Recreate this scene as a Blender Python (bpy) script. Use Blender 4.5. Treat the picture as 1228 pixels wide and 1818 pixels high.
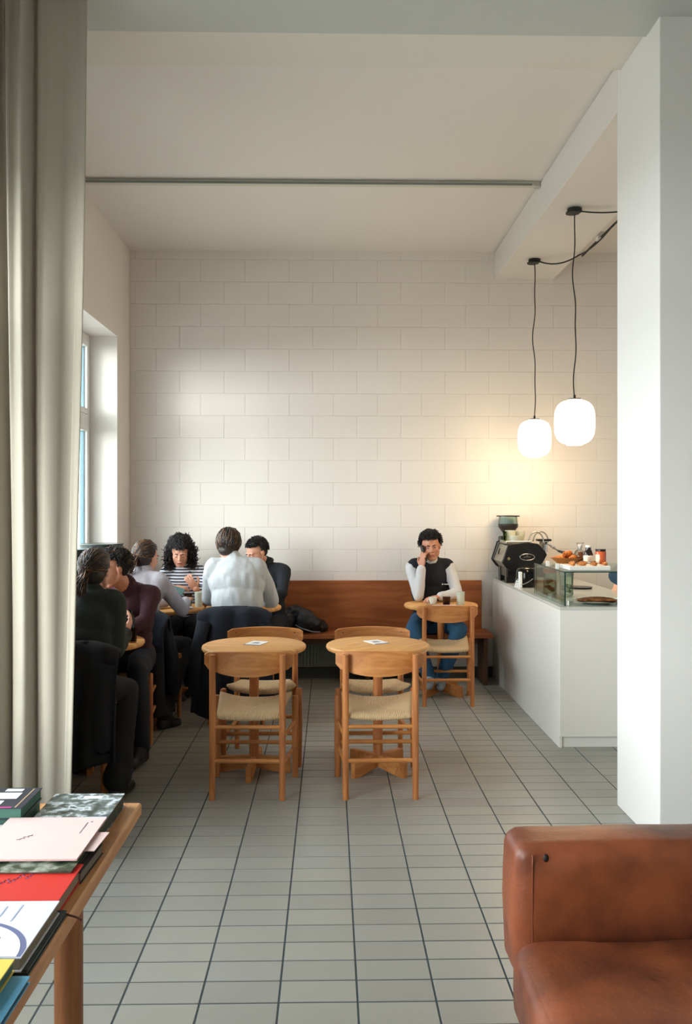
import bpy, math, random
from mathutils import Vector, Matrix, noise
from math import sin, cos, pi, radians, sqrt, exp

# ------------------------------------------------------------------ camera, light, exposure
for o in list(bpy.data.objects): bpy.data.objects.remove(o)
SC = bpy.context.scene
COL = SC.collection
FOC = 1521.0; HC = 1.57; YAW = math.atan(29/1521)
cd = bpy.data.cameras.new('camera'); cam = bpy.data.objects.new('camera', cd); COL.objects.link(cam)
cd.sensor_fit = 'VERTICAL'; cd.sensor_height = 36.0; cd.lens = 36*FOC/1818; cd.shift_y = -12/1818
cd.clip_start = 0.05
cam.location = (0, 0, HC); cam.rotation_euler = (pi/2, 0, -YAW)
SC.camera = cam

W = bpy.data.worlds.new('sky'); SC.world = W; W.use_nodes = True
bg = W.node_tree.nodes['Background']
bg.inputs[0].default_value = (0.94, 0.965, 1.0, 1); bg.inputs[1].default_value = 6.0

sd = bpy.data.lights.new('low_sun', 'SUN'); sun = bpy.data.objects.new('low_sun', sd); COL.objects.link(sun)
sd.energy = 1.9; sd.angle = radians(30); sd.color = (1.0, 0.93, 0.87)
sun.rotation_euler = Vector((0.82, 1.0, -0.15)).to_track_quat('-Z', 'Y').to_euler()

vs = SC.view_settings
vs.view_transform = 'Standard'; vs.look = 'None'; vs.gamma = 1; vs.use_curve_mapping = False
vs.exposure = 0.97

# daylight portals in the real window openings (no light of their own, they only guide sampling)
def portal(c, sx, sy, rot):
    l = bpy.data.lights.new('window_portal', 'AREA'); l.shape = 'RECTANGLE'; l.size = sx; l.size_y = sy
    l.cycles.is_portal = True
    o = bpy.data.objects.new('window_portal', l); COL.objects.link(o); o.location = c; o.rotation_euler = rot
WZ0, WZ1 = 0.98, 3.01
portal((-2.16, 5.92, 2.0), 2.0, 2.8, (0, -pi/2, 0))
portal((-2.16, 1.4, 1.8), 2.4, 4.4, (0, -pi/2, 0))

# ------------------------------------------------------------------ materials
MATS = {}
def lin(c):
    return tuple((x/255/12.92 if x/255 <= .04045 else ((x/255+.055)/1.055)**2.4) for x in c) + (1,)
def mat(name, rgb, rough=.6, metal=0, bump=0, bscale=80, var=0, vscale=6, spec=.5, coat=0, sub=0, rgb2=None):
    if name in MATS: return MATS[name]
    m = bpy.data.materials.new(name); m.use_nodes = True; nt = m.node_tree
    b = nt.nodes['Principled BSDF']; c = lin(rgb)
    b.inputs['Base Color'].default_value = c; b.inputs['Roughness'].default_value = rough
    b.inputs['Metallic'].default_value = metal; b.inputs['Specular IOR Level'].default_value = spec
    b.inputs['Coat Weight'].default_value = coat
    if sub:
        b.inputs['Subsurface Weight'].default_value = sub; b.inputs['Subsurface Radius'].default_value = (.01, .004, .002)
    tc = nt.nodes.new('ShaderNodeTexCoord')
    if var or rgb2:
        n = nt.nodes.new('ShaderNodeTexNoise'); n.inputs['Scale'].default_value = vscale; n.inputs['Detail'].default_value = 5
        r = nt.nodes.new('ShaderNodeValToRGB')
        c2 = lin(rgb2) if rgb2 else tuple(x*(1-var) for x in c[:3])+(1,)
        r.color_ramp.elements[0].color = c2; r.color_ramp.elements[0].position = .35
        r.color_ramp.elements[1].color = c; r.color_ramp.elements[1].position = .65
        nt.links.new(tc.outputs['Object'], n.inputs['Vector'])
        nt.links.new(n.outputs['Fac'], r.inputs[0]); nt.links.new(r.outputs[0], b.inputs['Base Color'])
    if bump:
        n = nt.nodes.new('ShaderNodeTexNoise'); n.inputs['Scale'].default_value = bscale; n.inputs['Detail'].default_value = 4
        bp = nt.nodes.new('ShaderNodeBump'); bp.inputs['Strength'].default_value = min(bump, 1); bp.inputs['Distance'].default_value = .004
        nt.links.new(tc.outputs['Object'], n.inputs['Vector']); nt.links.new(n.outputs['Fac'], bp.inputs['Height'])
        nt.links.new(bp.outputs[0], b.inputs['Normal'])
    MATS[name] = m
    return m
def wood(name, a, b_, axis=(1, 8, 8), scale=3, rough=.5):
    m = mat(name, a, rough); nt = m.node_tree; b = nt.nodes['Principled BSDF']
    tc = [n for n in nt.nodes if n.type == 'TEX_COORD'][0]
    mp = nt.nodes.new('ShaderNodeMapping'); mp.inputs['Scale'].default_value = axis
    nt.links.new(tc.outputs['Object'], mp.inputs[0])
    n = nt.nodes.new('ShaderNodeTexNoise'); n.inputs['Scale'].default_value = scale; n.inputs['Detail'].default_value = 6; n.inputs['Distortion'].default_value = .6
    nt.links.new(mp.outputs[0], n.inputs['Vector'])
    r = nt.nodes.new('ShaderNodeValToRGB')
    r.color_ramp.elements[0].position = .38; r.color_ramp.elements[0].color = lin(b_)
    r.color_ramp.elements[1].position = .62; r.color_ramp.elements[1].color = lin(a)
    nt.links.new(n.outputs['Fac'], r.inputs[0]); nt.links.new(r.outputs[0], b.inputs['Base Color'])
    bp = nt.nodes.new('ShaderNodeBump'); bp.inputs['Strength'].default_value = .15; bp.inputs['Distance'].default_value = .001
    nt.links.new(n.outputs['Fac'], bp.inputs['Height']); nt.links.new(bp.outputs[0], b.inputs['Normal'])
    return m
WALL = mat('white_wall_paint', (227, 221, 215), .75, bump=.2, bscale=120)
CEIL = mat('white_ceiling_paint', (227, 223, 217), .85)
PILLAR = mat('pillar_paint', (232, 229, 226), .7)
TILE = mat('grey_floor_tile', (170, 168, 158), .36, bump=.08, bscale=60, var=.16, vscale=2.2)
TILE2 = mat('warm_grey_floor_tile', (165, 163, 152), .38, bump=.08, bscale=60, var=.14, vscale=2.0)
GROUT = mat('dark_grout', (62, 72, 76), .9)
OAKX = wood('oak_across', (208, 142, 78), (178, 112, 56), (1, 9, 9))
OAKZ = wood('oak_upright', (198, 128, 70), (166, 98, 50), (9, 9, 1))
OAKT = wood('oak_tabletop', (226, 168, 98), (204, 144, 78), (1, 10, 4))
BENCHW = wood('bench_wood', (168, 96, 48), (142, 76, 36), (1, 7, 7), 2.5)
TBLW = wood('book_table_wood', (216, 158, 104), (190, 130, 80), (8, 1, 8), 3)
WHITE = mat('white_gloss', (236, 235, 232), .22)
CTOP = mat('worktop_grey', (196, 198, 194), .18)
CWHITE = mat('counter_white', (228, 226, 221), .25)
BLACK = mat('black_plastic', (18, 18, 20), .3)
BLKE = mat('black_enamel', (10, 10, 12), .16, spec=.35)
CHROME = mat('chrome', (220, 220, 220), .12, 1)
STEEL = mat('brushed_steel', (172, 170, 160), .35, .8)
CABLE = mat('black_cable', (34, 33, 32), .6)
RADM = mat('radiator_grey', (110, 118, 112), .5)
DARK = mat('dark_void', (26, 27, 28), .8)
PAPER = mat('white_paper', (240, 240, 240), .7)
INK = mat('blue_print', (70, 90, 140), .8)
GREYINK = mat('grey_print', (150, 140, 150), .8)
CERAM = mat('pale_ceramic', (206, 206, 186), .35)
GREENP = mat('dark_green_pot', (38, 46, 44), .35)
LEATH = mat('brown_leather', (142, 74, 42), .45, bump=.3, bscale=60, rgb2=(88, 43, 26), vscale=5)
SKIN = mat('skin', (214, 158, 132), .5, sub=.08)
SKIN2 = mat('skin_tanned', (198, 138, 110), .5, sub=.08)
LIP = mat('lips', (168, 92, 84), .5)
EYEW = mat('eye_white', (176, 164, 154), .4)
EYED = mat('eye_dark', (34, 24, 20), .2)
def glass(name, rgb=(235, 245, 242), f=.12):
    m = bpy.data.materials.new(name); m.use_nodes = True; nt = m.node_tree
    nt.nodes.remove(nt.nodes['Principled BSDF']); out = nt.nodes['Material Output']
    t = nt.nodes.new('ShaderNodeBsdfTransparent'); t.inputs[0].default_value = lin(rgb)
    g = nt.nodes.new('ShaderNodeBsdfGlossy'); g.inputs['Roughness'].default_value = .03
    fr = nt.nodes.new('ShaderNodeFresnel'); fr.inputs[0].default_value = 1.25
    ml = nt.nodes.new('ShaderNodeMath'); ml.operation = 'MULTIPLY'; ml.inputs[1].default_value = .6; nt.links.new(fr.outputs[0], ml.inputs[0])
    mx = nt.nodes.new('ShaderNodeMixShader')
    nt.links.new(ml.outputs[0], mx.inputs[0]); nt.links.new(t.outputs[0], mx.inputs[1]); nt.links.new(g.outputs[0], mx.inputs[2])
    nt.links.new(mx.outputs[0], out.inputs[0]); return m
GLASS = glass('clear_glass'); PANE = glass('window_glass', (245, 250, 250))
GEDGE = mat('green_glass_edge', (28, 62, 56), .2)
TEAG = glass('drink_glass', (205, 190, 180))
def curtain_mat():
    m = bpy.data.materials.new('curtain_fabric'); m.use_nodes = True; nt = m.node_tree
    b = nt.nodes['Principled BSDF']; out = nt.nodes['Material Output']
    b.inputs['Base Color'].default_value = lin((192, 184, 168)); b.inputs['Roughness'].default_value = .85
    b.inputs['Sheen Weight'].default_value = .2
    t = nt.nodes.new('ShaderNodeBsdfTranslucent'); t.inputs[0].default_value = lin((214, 200, 174))
    mx = nt.nodes.new('ShaderNodeMixShader'); mx.inputs[0].default_value = .2
    nt.links.new(b.outputs[0], mx.inputs[1]); nt.links.new(t.outputs[0], mx.inputs[2]); nt.links.new(mx.outputs[0], out.inputs[0])
    tc = nt.nodes.new('ShaderNodeTexCoord'); n = nt.nodes.new('ShaderNodeTexNoise'); n.inputs['Scale'].default_value = 500
    bp = nt.nodes.new('ShaderNodeBump'); bp.inputs['Strength'].default_value = .2; bp.inputs['Distance'].default_value = .001
    nt.links.new(tc.outputs['Object'], n.inputs[0]); nt.links.new(n.outputs[0], bp.inputs['Height']); nt.links.new(bp.outputs[0], b.inputs['Normal'])
    return m
CURT = curtain_mat()
def cord_mat():
    m = mat('woven_paper_cord', (224, 192, 146), .8); nt = m.node_tree; b = nt.nodes['Principled BSDF']
    tc = [n for n in nt.nodes if n.type == 'TEX_COORD'][0]
    sp = nt.nodes.new('ShaderNodeSeparateXYZ'); nt.links.new(tc.outputs['Object'], sp.inputs[0])
    def M(op, a, b_=None):
        n = nt.nodes.new('ShaderNodeMath'); n.operation = op
        for i, v in enumerate((a, b_)):
            if v is None: continue
            if isinstance(v, (int, float)): n.inputs[i].default_value = v
            else: nt.links.new(v, n.inputs[i])
        return n.outputs[0]
    ax = M('MULTIPLY', M('ABSOLUTE', sp.outputs[0]), 1/.195); ay = M('MULTIPLY', M('ABSOLUTE', sp.outputs[1]), 1/.185)
    side = M('GREATER_THAN', ax, ay)
    k = 2*pi/.0075
    sx = M('SINE', M('MULTIPLY', sp.outputs[0], k)); sy = M('SINE', M('MULTIPLY', sp.outputs[1], k))
    h = M('ADD', M('MULTIPLY', sy, side), M('MULTIPLY', sx, M('SUBTRACT', 1, side)))
    bp = nt.nodes.new('ShaderNodeBump'); bp.inputs['Strength'].default_value = .8; bp.inputs['Distance'].default_value = .002
    nt.links.new(h, bp.inputs['Height']); nt.links.new(bp.outputs[0], b.inputs['Normal'])
    r = nt.nodes.new('ShaderNodeValToRGB'); r.color_ramp.elements[0].color = lin((176, 140, 98)); r.color_ramp.elements[1].color = lin((230, 200, 156))
    r.color_ramp.elements[0].position = .05; r.color_ramp.elements[1].position = .4
    nt.links.new(M('ADD', M('MULTIPLY', h, .5), .5), r.inputs[0]); nt.links.new(r.outputs[0], b.inputs['Base Color'])
    return m
CORD = cord_mat()
def stripe_mat():
    m = mat('striped_jersey', (225, 225, 232), .85); nt = m.node_tree; b = nt.nodes['Principled BSDF']
    tc = [n for n in nt.nodes if n.type == 'TEX_COORD'][0]
    sp = nt.nodes.new('ShaderNodeSeparateXYZ'); nt.links.new(tc.outputs['Object'], sp.inputs[0])
    a = nt.nodes.new('ShaderNodeMath'); a.operation = 'MULTIPLY'; a.inputs[1].default_value = 1/.026; nt.links.new(sp.outputs[2], a.inputs[0])
    f = nt.nodes.new('ShaderNodeMath'); f.operation = 'FRACT'; nt.links.new(a.outputs[0], f.inputs[0])
    r = nt.nodes.new('ShaderNodeValToRGB'); r.color_ramp.interpolation = 'CONSTANT'
    r.color_ramp.elements[0].color = lin((32, 38, 62)); r.color_ramp.elements[1].color = lin((228, 228, 236)); r.color_ramp.elements[1].position = .42
    nt.links.new(f.outputs[0], r.inputs[0]); nt.links.new(r.outputs[0], b.inputs['Base Color']); return m
def emis(name, rgb, s):
    m = bpy.data.materials.new(name); m.use_nodes = True
    b = m.node_tree.nodes['Principled BSDF']; b.inputs['Base Color'].default_value = lin(rgb); b.inputs['Roughness'].default_value = .25
    b.inputs['Emission Color'].default_value = lin(rgb); b.inputs['Emission Strength'].default_value = s; return m
OPAL = emis('lit_opal_glass', (255, 236, 196), 1.5)

# ------------------------------------------------------------------ mesh building
class MB:
    def __init__(s): s.v = []; s.f = []; s.mi = []; s.cur = 0
    def add(s, vs, fs):
        o = len(s.v); s.v += [tuple(p) for p in vs]; s.f += [tuple(i+o for i in f) for f in fs]; s.mi += [s.cur]*len(fs); return s
    def box(s, x0, x1, y0, y1, z0, z1, M=None):
        vs = [Vector((x, y, z)) for z in (z0, z1) for y in (y0, y1) for x in (x0, x1)]
        if M: vs = [M @ p for p in vs]
        return s.add(vs, [(0, 2, 3, 1), (4, 5, 7, 6), (0, 1, 5, 4), (2, 6, 7, 3), (0, 4, 6, 2), (1, 3, 7, 5)])
    def bevbox(s, x0, x1, y0, y1, z0, z1, b=.004, M=None):
        # chamfered box, 26 faces
        cx, cy, cz = (x0+x1)/2, (y0+y1)/2, (z0+z1)/2; hx, hy, hz = (x1-x0)/2, (y1-y0)/2, (z1-z0)/2
        b = min(b, hx*.9, hy*.9, hz*.9); vs = []; idx = {}
        for sx in (-1, 1):
            for sy in (-1, 1):
                for sz in (-1, 1):
                    for a in range(3):
                        p = [cx+sx*(hx-b), cy+sy*(hy-b), cz+sz*(hz-b)]
                        p[a] += (sx, sy, sz)[a]*b
                        idx[(sx, sy, sz, a)] = len(vs); vs.append(Vector(p))
        fs = []
        S = (-1, 1)
        for a in range(3):
            u, w = [i for i in range(3) if i != a]
            for s_ in S:
                q = []
                for (su, sw) in ((-1, -1), (1, -1), (1, 1), (-1, 1)):
                    k = [0, 0, 0]; k[a] = s_; k[u] = su; k[w] = sw; q.append(idx[(k[0], k[1], k[2], a)])
                fs.append(q)
            for su in S:
                for sw in S:
                    q = []
                    for (sa, ax) in ((-1, u), (-1, w), (1, w), (1, u)):
                        k = [0, 0, 0]; k[a] = sa; k[u] = su; k[w] = sw; q.append(idx[(k[0], k[1], k[2], ax)])
                    fs.append(q)
        for sx in S:
            for sy in S:
                for sz in S: fs.append([idx[(sx, sy, sz, a)] for a in range(3)])
        if M: vs = [M @ p for p in vs]
        c = (M @ Vector((cx, cy, cz))) if M else Vector((cx, cy, cz))
        out = []
        for f in fs:
            n = (vs[f[1]]-vs[f[0]]).cross(vs[f[2]]-vs[f[0]]); m_ = sum((vs[i] for i in f), Vector())/len(f)
            out.append(f if n.dot(m_-c) > 0 else f[::-1])
        return s.add(vs, out)
    def cone(s, p0, p1, r0, r1, n=12, caps=True):
        p0, p1 = Vector(p0), Vector(p1); d = (p1-p0).normalized(); u = d.orthogonal().normalized(); w = d.cross(u)
        vs = [p0+(u*cos(2*pi*i/n)+w*sin(2*pi*i/n))*r0 for i in range(n)]+[p1+(u*cos(2*pi*i/n)+w*sin(2*pi*i/n))*r1 for i in range(n)]
        fs = [(i, (i+1) % n, n+(i+1) % n, n+i) for i in range(n)]
        if caps: fs += [tuple(range(n-1, -1, -1)), tuple(range(n, 2*n))]
        return s.add(vs, fs)
    def capsule(s, p0, p1, r0, r1, n=12):
        p0, p1 = Vector(p0), Vector(p1); d = (p1-p0)
        if d.length < 1e-6: d = Vector((0, 0, 1e-4))
        d.normalize(); u = d.orthogonal().normalized(); w = d.cross(u); rings = []
        for a in (-80, -50, -20, 0): rings.append((p0+d*r0*sin(radians(a)), r0*cos(radians(a))))
        for a in (0, 20, 50, 80): rings.append((p1+d*r1*sin(radians(a)), r1*cos(radians(a))))
        vs = []
        for c, r in rings: vs += [c+(u*cos(2*pi*i/n)+w*sin(2*pi*i/n))*r for i in range(n)]
        fs = []
        for k in range(len(rings)-1):
            for i in range(n): fs.append((k*n+i, k*n+(i+1) % n, (k+1)*n+(i+1) % n, (k+1)*n+i))
        L = len(rings)
        fs += [tuple(range(n-1, -1, -1)), tuple(range((L-1)*n, L*n))]
        return s.add(vs, fs)
    def ell(s, c, r, M=None, n=16, m=10):
        c = Vector(c); vs = []; M = M or Matrix.Identity(3)
        for j in range(1, m):
            t = pi*j/m
            for i in range(n):
                a = 2*pi*i/n; vs.append(c+M @ Vector((r[0]*sin(t)*cos(a), r[1]*sin(t)*sin(a), r[2]*cos(t))))
        vs.append(c+M @ Vector((0, 0, r[2]))); vs.append(c+M @ Vector((0, 0, -r[2]))); T, B = len(vs)-2, len(vs)-1
        fs = []
        for j in range(m-2):
            for i in range(n): fs.append((j*n+i, (j+1)*n+i, (j+1)*n+(i+1) % n, j*n+(i+1) % n))
        for i in range(n): fs.append((T, i, (i+1) % n)); fs.append((B, (m-2)*n+(i+1) % n, (m-2)*n+i))
        return s.add(vs, fs)
    def tube(s, pts, r, n=6, r1=None):
        pts = [Vector(p) for p in pts]; vs = []; L = len(pts); u = None
        for k, p in enumerate(pts):
            d = (pts[min(k+1, L-1)]-pts[max(k-1, 0)]).normalized()
            u = d.orthogonal().normalized() if u is None else (u-d*u.dot(d)).normalized()
            w = d.cross(u); rr = r if r1 is None else r+(r1-r)*k/(L-1)
            vs += [p+(u*cos(2*pi*i/n)+w*sin(2*pi*i/n))*rr for i in range(n)]
        fs = []
        for k in range(L-1):
            for i in range(n): fs.append((k*n+i, k*n+(i+1) % n, (k+1)*n+(i+1) % n, (k+1)*n+i))
        fs += [tuple(range(n-1, -1, -1)), tuple(range((L-1)*n, L*n))]
        return s.add(vs, fs)
    def lathe(s, c, prof, n=24, closed=True):
        c = Vector(c); vs = []; L = len(prof)
        for r, z in prof: vs += [c+Vector((max(r, 1e-5)*cos(2*pi*i/n), max(r, 1e-5)*sin(2*pi*i/n), z)) for i in range(n)]
        fs = []
        for k in range(L-1):
            for i in range(n): fs.append((k*n+i, k*n+(i+1) % n, (k+1)*n+(i+1) % n, (k+1)*n+i))
        if closed: fs += [tuple(range(n-1, -1, -1)), tuple(range((L-1)*n, L*n))]
        return s.add(vs, fs)
    def grid(s, fn, nu, nv):
        vs = [fn(i/nu, j/nv) for j in range(nv+1) for i in range(nu+1)]
        fs = [(j*(nu+1)+i, j*(nu+1)+i+1, (j+1)*(nu+1)+i+1, (j+1)*(nu+1)+i) for j in range(nv) for i in range(nu)]
        return s.add(vs, fs)
    def prism(s, pts, axis, a0, a1):
        # polygon (2D pts) extruded along axis 0/1/2
        def mk(p, a):
            q = list(p); q.insert(axis, a); return q
        n = len(pts); vs = [mk(p, a0) for p in pts]+[mk(p, a1) for p in pts]
        fs = [(i, (i+1) % n, n+(i+1) % n, n+i) for i in range(n)]+[tuple(range(n-1, -1, -1)), tuple(range(n, 2*n))]
        return s.add(vs, fs)
    def mesh(s, name, mats, smooth=False):
        me = bpy.data.meshes.new(name); me.from_pydata(s.v, [], s.f)
        if not isinstance(mats, (list, tuple)): mats = [mats]
        for m in mats: me.materials.append(m)
        if len(mats) > 1: me.polygons.foreach_set('material_index', s.mi)
        if smooth: me.polygons.foreach_set('use_smooth', [True]*len(me.polygons))
        me.update(); return me
    def build(s, name, mats, parent=None, smooth=False, bevel=0, world=True, fix=True):
        if world and parent is not None:
            o = root_loc(parent); s.v = [(x-o.x, y-o.y, z-o.z) for x, y, z in s.v]
        me = s.mesh(name, mats, smooth)
        if fix:
            import bmesh
            bm = bmesh.new(); bm.from_mesh(me); bmesh.ops.recalc_face_normals(bm, faces=bm.faces); bm.to_mesh(me); bm.free()
        if smooth == 'auto': me.set_sharp_from_angle(angle=radians(40))
        ob = bpy.data.objects.new(name, me); COL.objects.link(ob)
        if parent is not None: ob.parent = parent
        if bevel:
            b = ob.modifiers.new('b', 'BEVEL'); b.width = bevel; b.segments = 2; b.limit_method = 'ANGLE'
        return ob
def root_loc(o):
    l = Vector(o.location)
    while o.parent is not None: o = o.parent; l += Vector(o.location)
    return l
def thing(name, label, cat, loc=(0, 0, 0), rz=0, group=None):
    o = bpy.data.objects.new(name, None); COL.objects.link(o); o.location = loc; o.rotation_euler = (0, 0, rz); o.empty_display_size = .1
    return tag(o, label, cat, group)
def tag(o, label, cat, group=None):
    o['label'] = label; o['category'] = cat
    if group: o['group'] = group
    return o
def struct(o, label=None):
    o['kind'] = 'structure'
    if label: o['label'] = label
    return o
def copy_tree(o, label, loc=None, rz=None, parent=None, group=None):
    c = o.copy(); COL.objects.link(c)
    if parent is not None: c.parent = parent
    if label: c['label'] = label
    if loc is not None: c.location = loc
    if rz is not None: c.rotation_euler = (0, 0, rz)
    for ch in list(o.children): copy_tree(ch, None, parent=c)
    return c

# ------------------------------------------------------------------ the setting
YW = 7.8; XL = -1.81; ZC = 3.88; XR = 4.6; YB = -2.6
PX = 1.505   # left face of pillar and beam
# floor: grout bed with single tiles
fl = struct(MB().box(-2.6, XR+.2, YB-.2, YW+.2, -.12, -.002).build('floor', GROUT))
TP = .2496; TD = .1248
tiles = []
for i in range(-9, 20):
    for j in range(-42, 42):
        x0 = .089+TP*i; y0 = 2.708+TD*j
        if x0+TP < XL-.0 or x0 > XR or y0 > YW or y0 < YB: continue
        tiles.append((x0, y0))
def vis(x, y):
    if y < 2.45: return False
    u = 614+(x*cos(YAW)-y*sin(YAW))/(y)*FOC
    return -30 < u < 1180 and y < 6.2 and not (x > 1.3 and y < 3.6) and not (x < -1.1 and y < 4.2)
near = sorted([t for t in tiles if vis(t[0]+TP/2, t[1]+TD/2)], key=lambda t: t[1])[:298]
nearset = set(near)
def tmesh(g=.0032):
    m = MB(); a, b = TP-g, TD-g
    m.bevbox(g, a, g, b, -.012, .0, .0012); return m
tvars = []
for k in range(5):
    me = tmesh().mesh('tile', mat('floor_tile_shade_%d' % k, [(158, 156, 148), (155, 154, 146), (161, 159, 150), (157, 156, 150), (153, 151, 144)][k], .32, bump=.08, bscale=50, var=.07, vscale=3), False)
    tvars.append(me)
rnd = random.Random(4)
for (x, y) in near:
    o = bpy.data.objects.new('tile', rnd.choice(tvars)); COL.objects.link(o); o.parent = fl
    o.location = (x, y, rnd.uniform(-.0004, .0002))
rest = MB()
for (x, y) in tiles:
    if (x, y) in nearset: continue
    rest.cur = rnd.randrange(5)
    x1 = x+TP-.0032; y1 = min(y+TD-.0032, YW)
    rest.box(x+.0032, x1, y+.0032, y1, -.012, rnd.uniform(-.0004, .0002))
ro = rest.build('tile', [m.materials[0] for m in tvars], fl, fix=False); ro['kind'] = 'stuff'

# back wall with painted blocks
wb = struct(MB().box(XL-.5, XR+.2, YW+.0, YW+.25, -.1, 4.4).build('wall_back', WALL))
CH = .2025; BL = .4015
r0 = random.Random(9)
bmats = [WALL, WALL, WALL]
bm_cache = {}
def blk(w, k):
    key = (round(w, 3), k)
    if key not in bm_cache:
        m = MB(); m.bevbox(0.0006, w-.0006, -.004, .014, .0008, CH-.0008, .0022); bm_cache[key] = m.mesh('block', bmats[k])
    return bm_cache[key]
blocks = []
for row in range(-8, 12):
    z = 1.573+CH*row
    if z > ZC: continue
    off = -.957 if (row % 2) else -.768
    x = off-3*BL
    while x < XR:
        a, b = max(x, XL), min(x+BL, XR)
        if b-a > .02: blocks.append((a, b, z))
        x += BL
for a, b, z in blocks:
    if a > 2.7 or z < 0: continue
    o = bpy.data.objects.new('block', blk(b-a, r0.randrange(3))); COL.objects.link(o); o.parent = wb
    o.location = (a, YW+r0.uniform(-.0006, .0006), z)
rb = MB()
for a, b, z in blocks:
    if a > 2.7 or z < 0: rb.bevbox(a+.0006, b-.0006, YW-.005, YW+.012, z+.0008, z+CH-.0008, .0026)
o = rb.build('block', WALL, wb, fix=False); o['kind'] = 'stuff'

# left wall with two window openings
lw = MB(); T = .31
def wall_with_holes(m, holes, y0, y1, z0, z1, x0, x1):
    ys = sorted(set([y0, y1]+[h[0] for h in holes]+[h[1] for h in holes]))
    for a, b in zip(ys[:-1], ys[1:]):
        h = [q for q in holes if q[0] <= a+1e-6 and q[1] >= b-1e-6]
        if not h: m.box(x0, x1, a, b, z0, z1)
        else:
            m.box(x0, x1, a, b, z0, h[0][2]); m.box(x0, x1, a, b, h[0][3], z1)
wall_with_holes(lw, [(4.5, 7.34, WZ0, WZ1), (-.7, 3.62, .55, WZ1)], YB, YW+.2, -.1, 4.4, XL-T, XL)
struct(lw.build('wall_left', mat('left_wall_paint', (227, 222, 215), .8, bump=.2)))
# right wall, rear wall (out of view, closed to keep off daylight from behind), ceilings
struct(MB().box(XR, XR+.2, YB, YW, -.1, 4.4).build('wall_right', WALL))
rw = MB(); rw.box(XL-T, XR+.2, YB-.25, YB, -.1, 4.4)
struct(rw.build('wall_front', WALL))
struct(MB().box(XL-T, XR+.2, 4.40, YW+.2, ZC, ZC+.5).build('ceiling', CEIL))
struct(MB().box(XL-T, XR+.2, 4.05, 4.40, 3.82, ZC+.5).build('trim_1', mat('soffit_paint', (224, 220, 210), .8)), 'shallow painted soffit strip across the ceiling')
struct(MB().box(XL-T, XR+.2, YB, 4.05, 3.80, ZC+.5).build('ceiling.001', mat('near_ceiling_shade', (196, 199, 194), .85)), 'nearer part of the ceiling, greyed for shade')  # weaker bounce light of the near bay is put into this grey
struct(MB().box(PX, 2.04, 4.46, YW, 3.63, ZC).build('trim_2', CEIL, bevel=.004), 'long beam box under the ceiling from pillar to back wall')
struct(MB().box(PX, 2.08, 3.88, 4.46, 0, ZC).build('wall_pillar', PILLAR, bevel=.004), 'broad white square pillar')
struct(MB().box(XL, 4.4, YW-.022, YW-.011, 0, .10).build('baseboard_back', mat('dark_baseboard', (70, 74, 72), .6)))
# exterior ground, seen only as bounce
struct(MB().box(-30, 30, -30, 30, -.35, -.25).build('ground', mat('street_paving', (150, 148, 142), .9)))
# windows
FR = mat('white_window_frame', (232, 233, 232), .4)
GASK = mat('blue_grey_gasket', (110, 140, 152), .4)
def window(name, y0, y1, z0, z1, ztr, x=-2.08):
    w = struct(thing(name, 'white framed window with a transom', 'window', (x, (y0+y1)/2, z0))); del w['category']
    m = MB(); t = .06
    m.box(x-.035, x+.035, y0, y0+t, z0, z1); m.box(x-.035, x+.035, y1-t, y1, z0, z1)
    m.box(x-.034, x+.034, y0+t, y1-t, z0, z0+t); m.box(x-.034, x+.034, y0+t, y1-t, z1-t, z1); 
    m.build('window_frame', FR, w, bevel=.005)
    MB().box(x-.034, x+.034, y0+t, y1-t, ztr-.05, ztr+.05).build('transom', FR, w, bevel=.005)
    n = max(1, round((y1-y0)/1.8)); L = (y1-y0-2*t)/n
    for k in range(n):
        a = y0+t+k*L; b = a+L
        if k: MB().box(x-.033, x+.033, a-.04, a+.04, z0+t, z1-t).build('mullion', FR, w, bevel=.005)
        for zz0, zz1 in ((z0+t, ztr-.05), (ztr+.05, z1-t)):
            s = MB(); g = .045; a2, b2 = a+(.04 if k else 0), b-(.04 if k < n-1 else 0)
            s.box(x-.02, x+.045, a2, a2+g, zz0, zz1); s.box(x-.02, x+.045, b2-g, b2, zz0, zz1)
            s.box(x-.02, x+.044, a2+g, b2-g, zz0, zz0+g); s.box(x-.02, x+.044, a2+g, b2-g, zz1-g, zz1)
            so = s.build('sash', FR, w, bevel=.004)
            q = MB(); e = .012
            q.box(x-.012, x+.02, a2+g, a2+g+e, zz0+g, zz1-g); q.box(x-.012, x+.02, b2-g-e, b2-g, zz0+g, zz1-g)
            q.build('gasket', GASK, so)
            MB().box(x-.003, x+.003, a2+g, b2-g, zz0+g, zz1-g).build('pane', PANE, so)
    return w
window('window_1', 4.5, 7.34, WZ0, WZ1, 2.29)
window('window_2', -.7, 3.62, .55, WZ1, 2.29)
MB().box(-2.10, -1.70, 4.52, 7.32, WZ0-.03, WZ0+.002).build('window_sill', FR, bpy.data.objects['window_1'], bevel=.004)

# ceiling track
tr = thing('ceiling_track', 'long slim white lighting track running across the ceiling', 'track', (0, 6.11, ZC))
MB().box(XL+.02, 1.47, 6.08, 6.13, ZC-.032, ZC-.001).build('rail', mat('track_white', (205, 203, 190), .5), tr, bevel=.002)
MB().box(XL+.02, 1.44, 6.066, 6.079, ZC-.034, ZC-.022).build('slot', mat('track_slot', (130, 138, 134), .5), tr)
MB().box(1.47, 1.50, 6.078, 6.132, ZC-.036, ZC-.001).build('end_cap', mat('track_end', (190, 190, 178), .5), tr)

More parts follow.
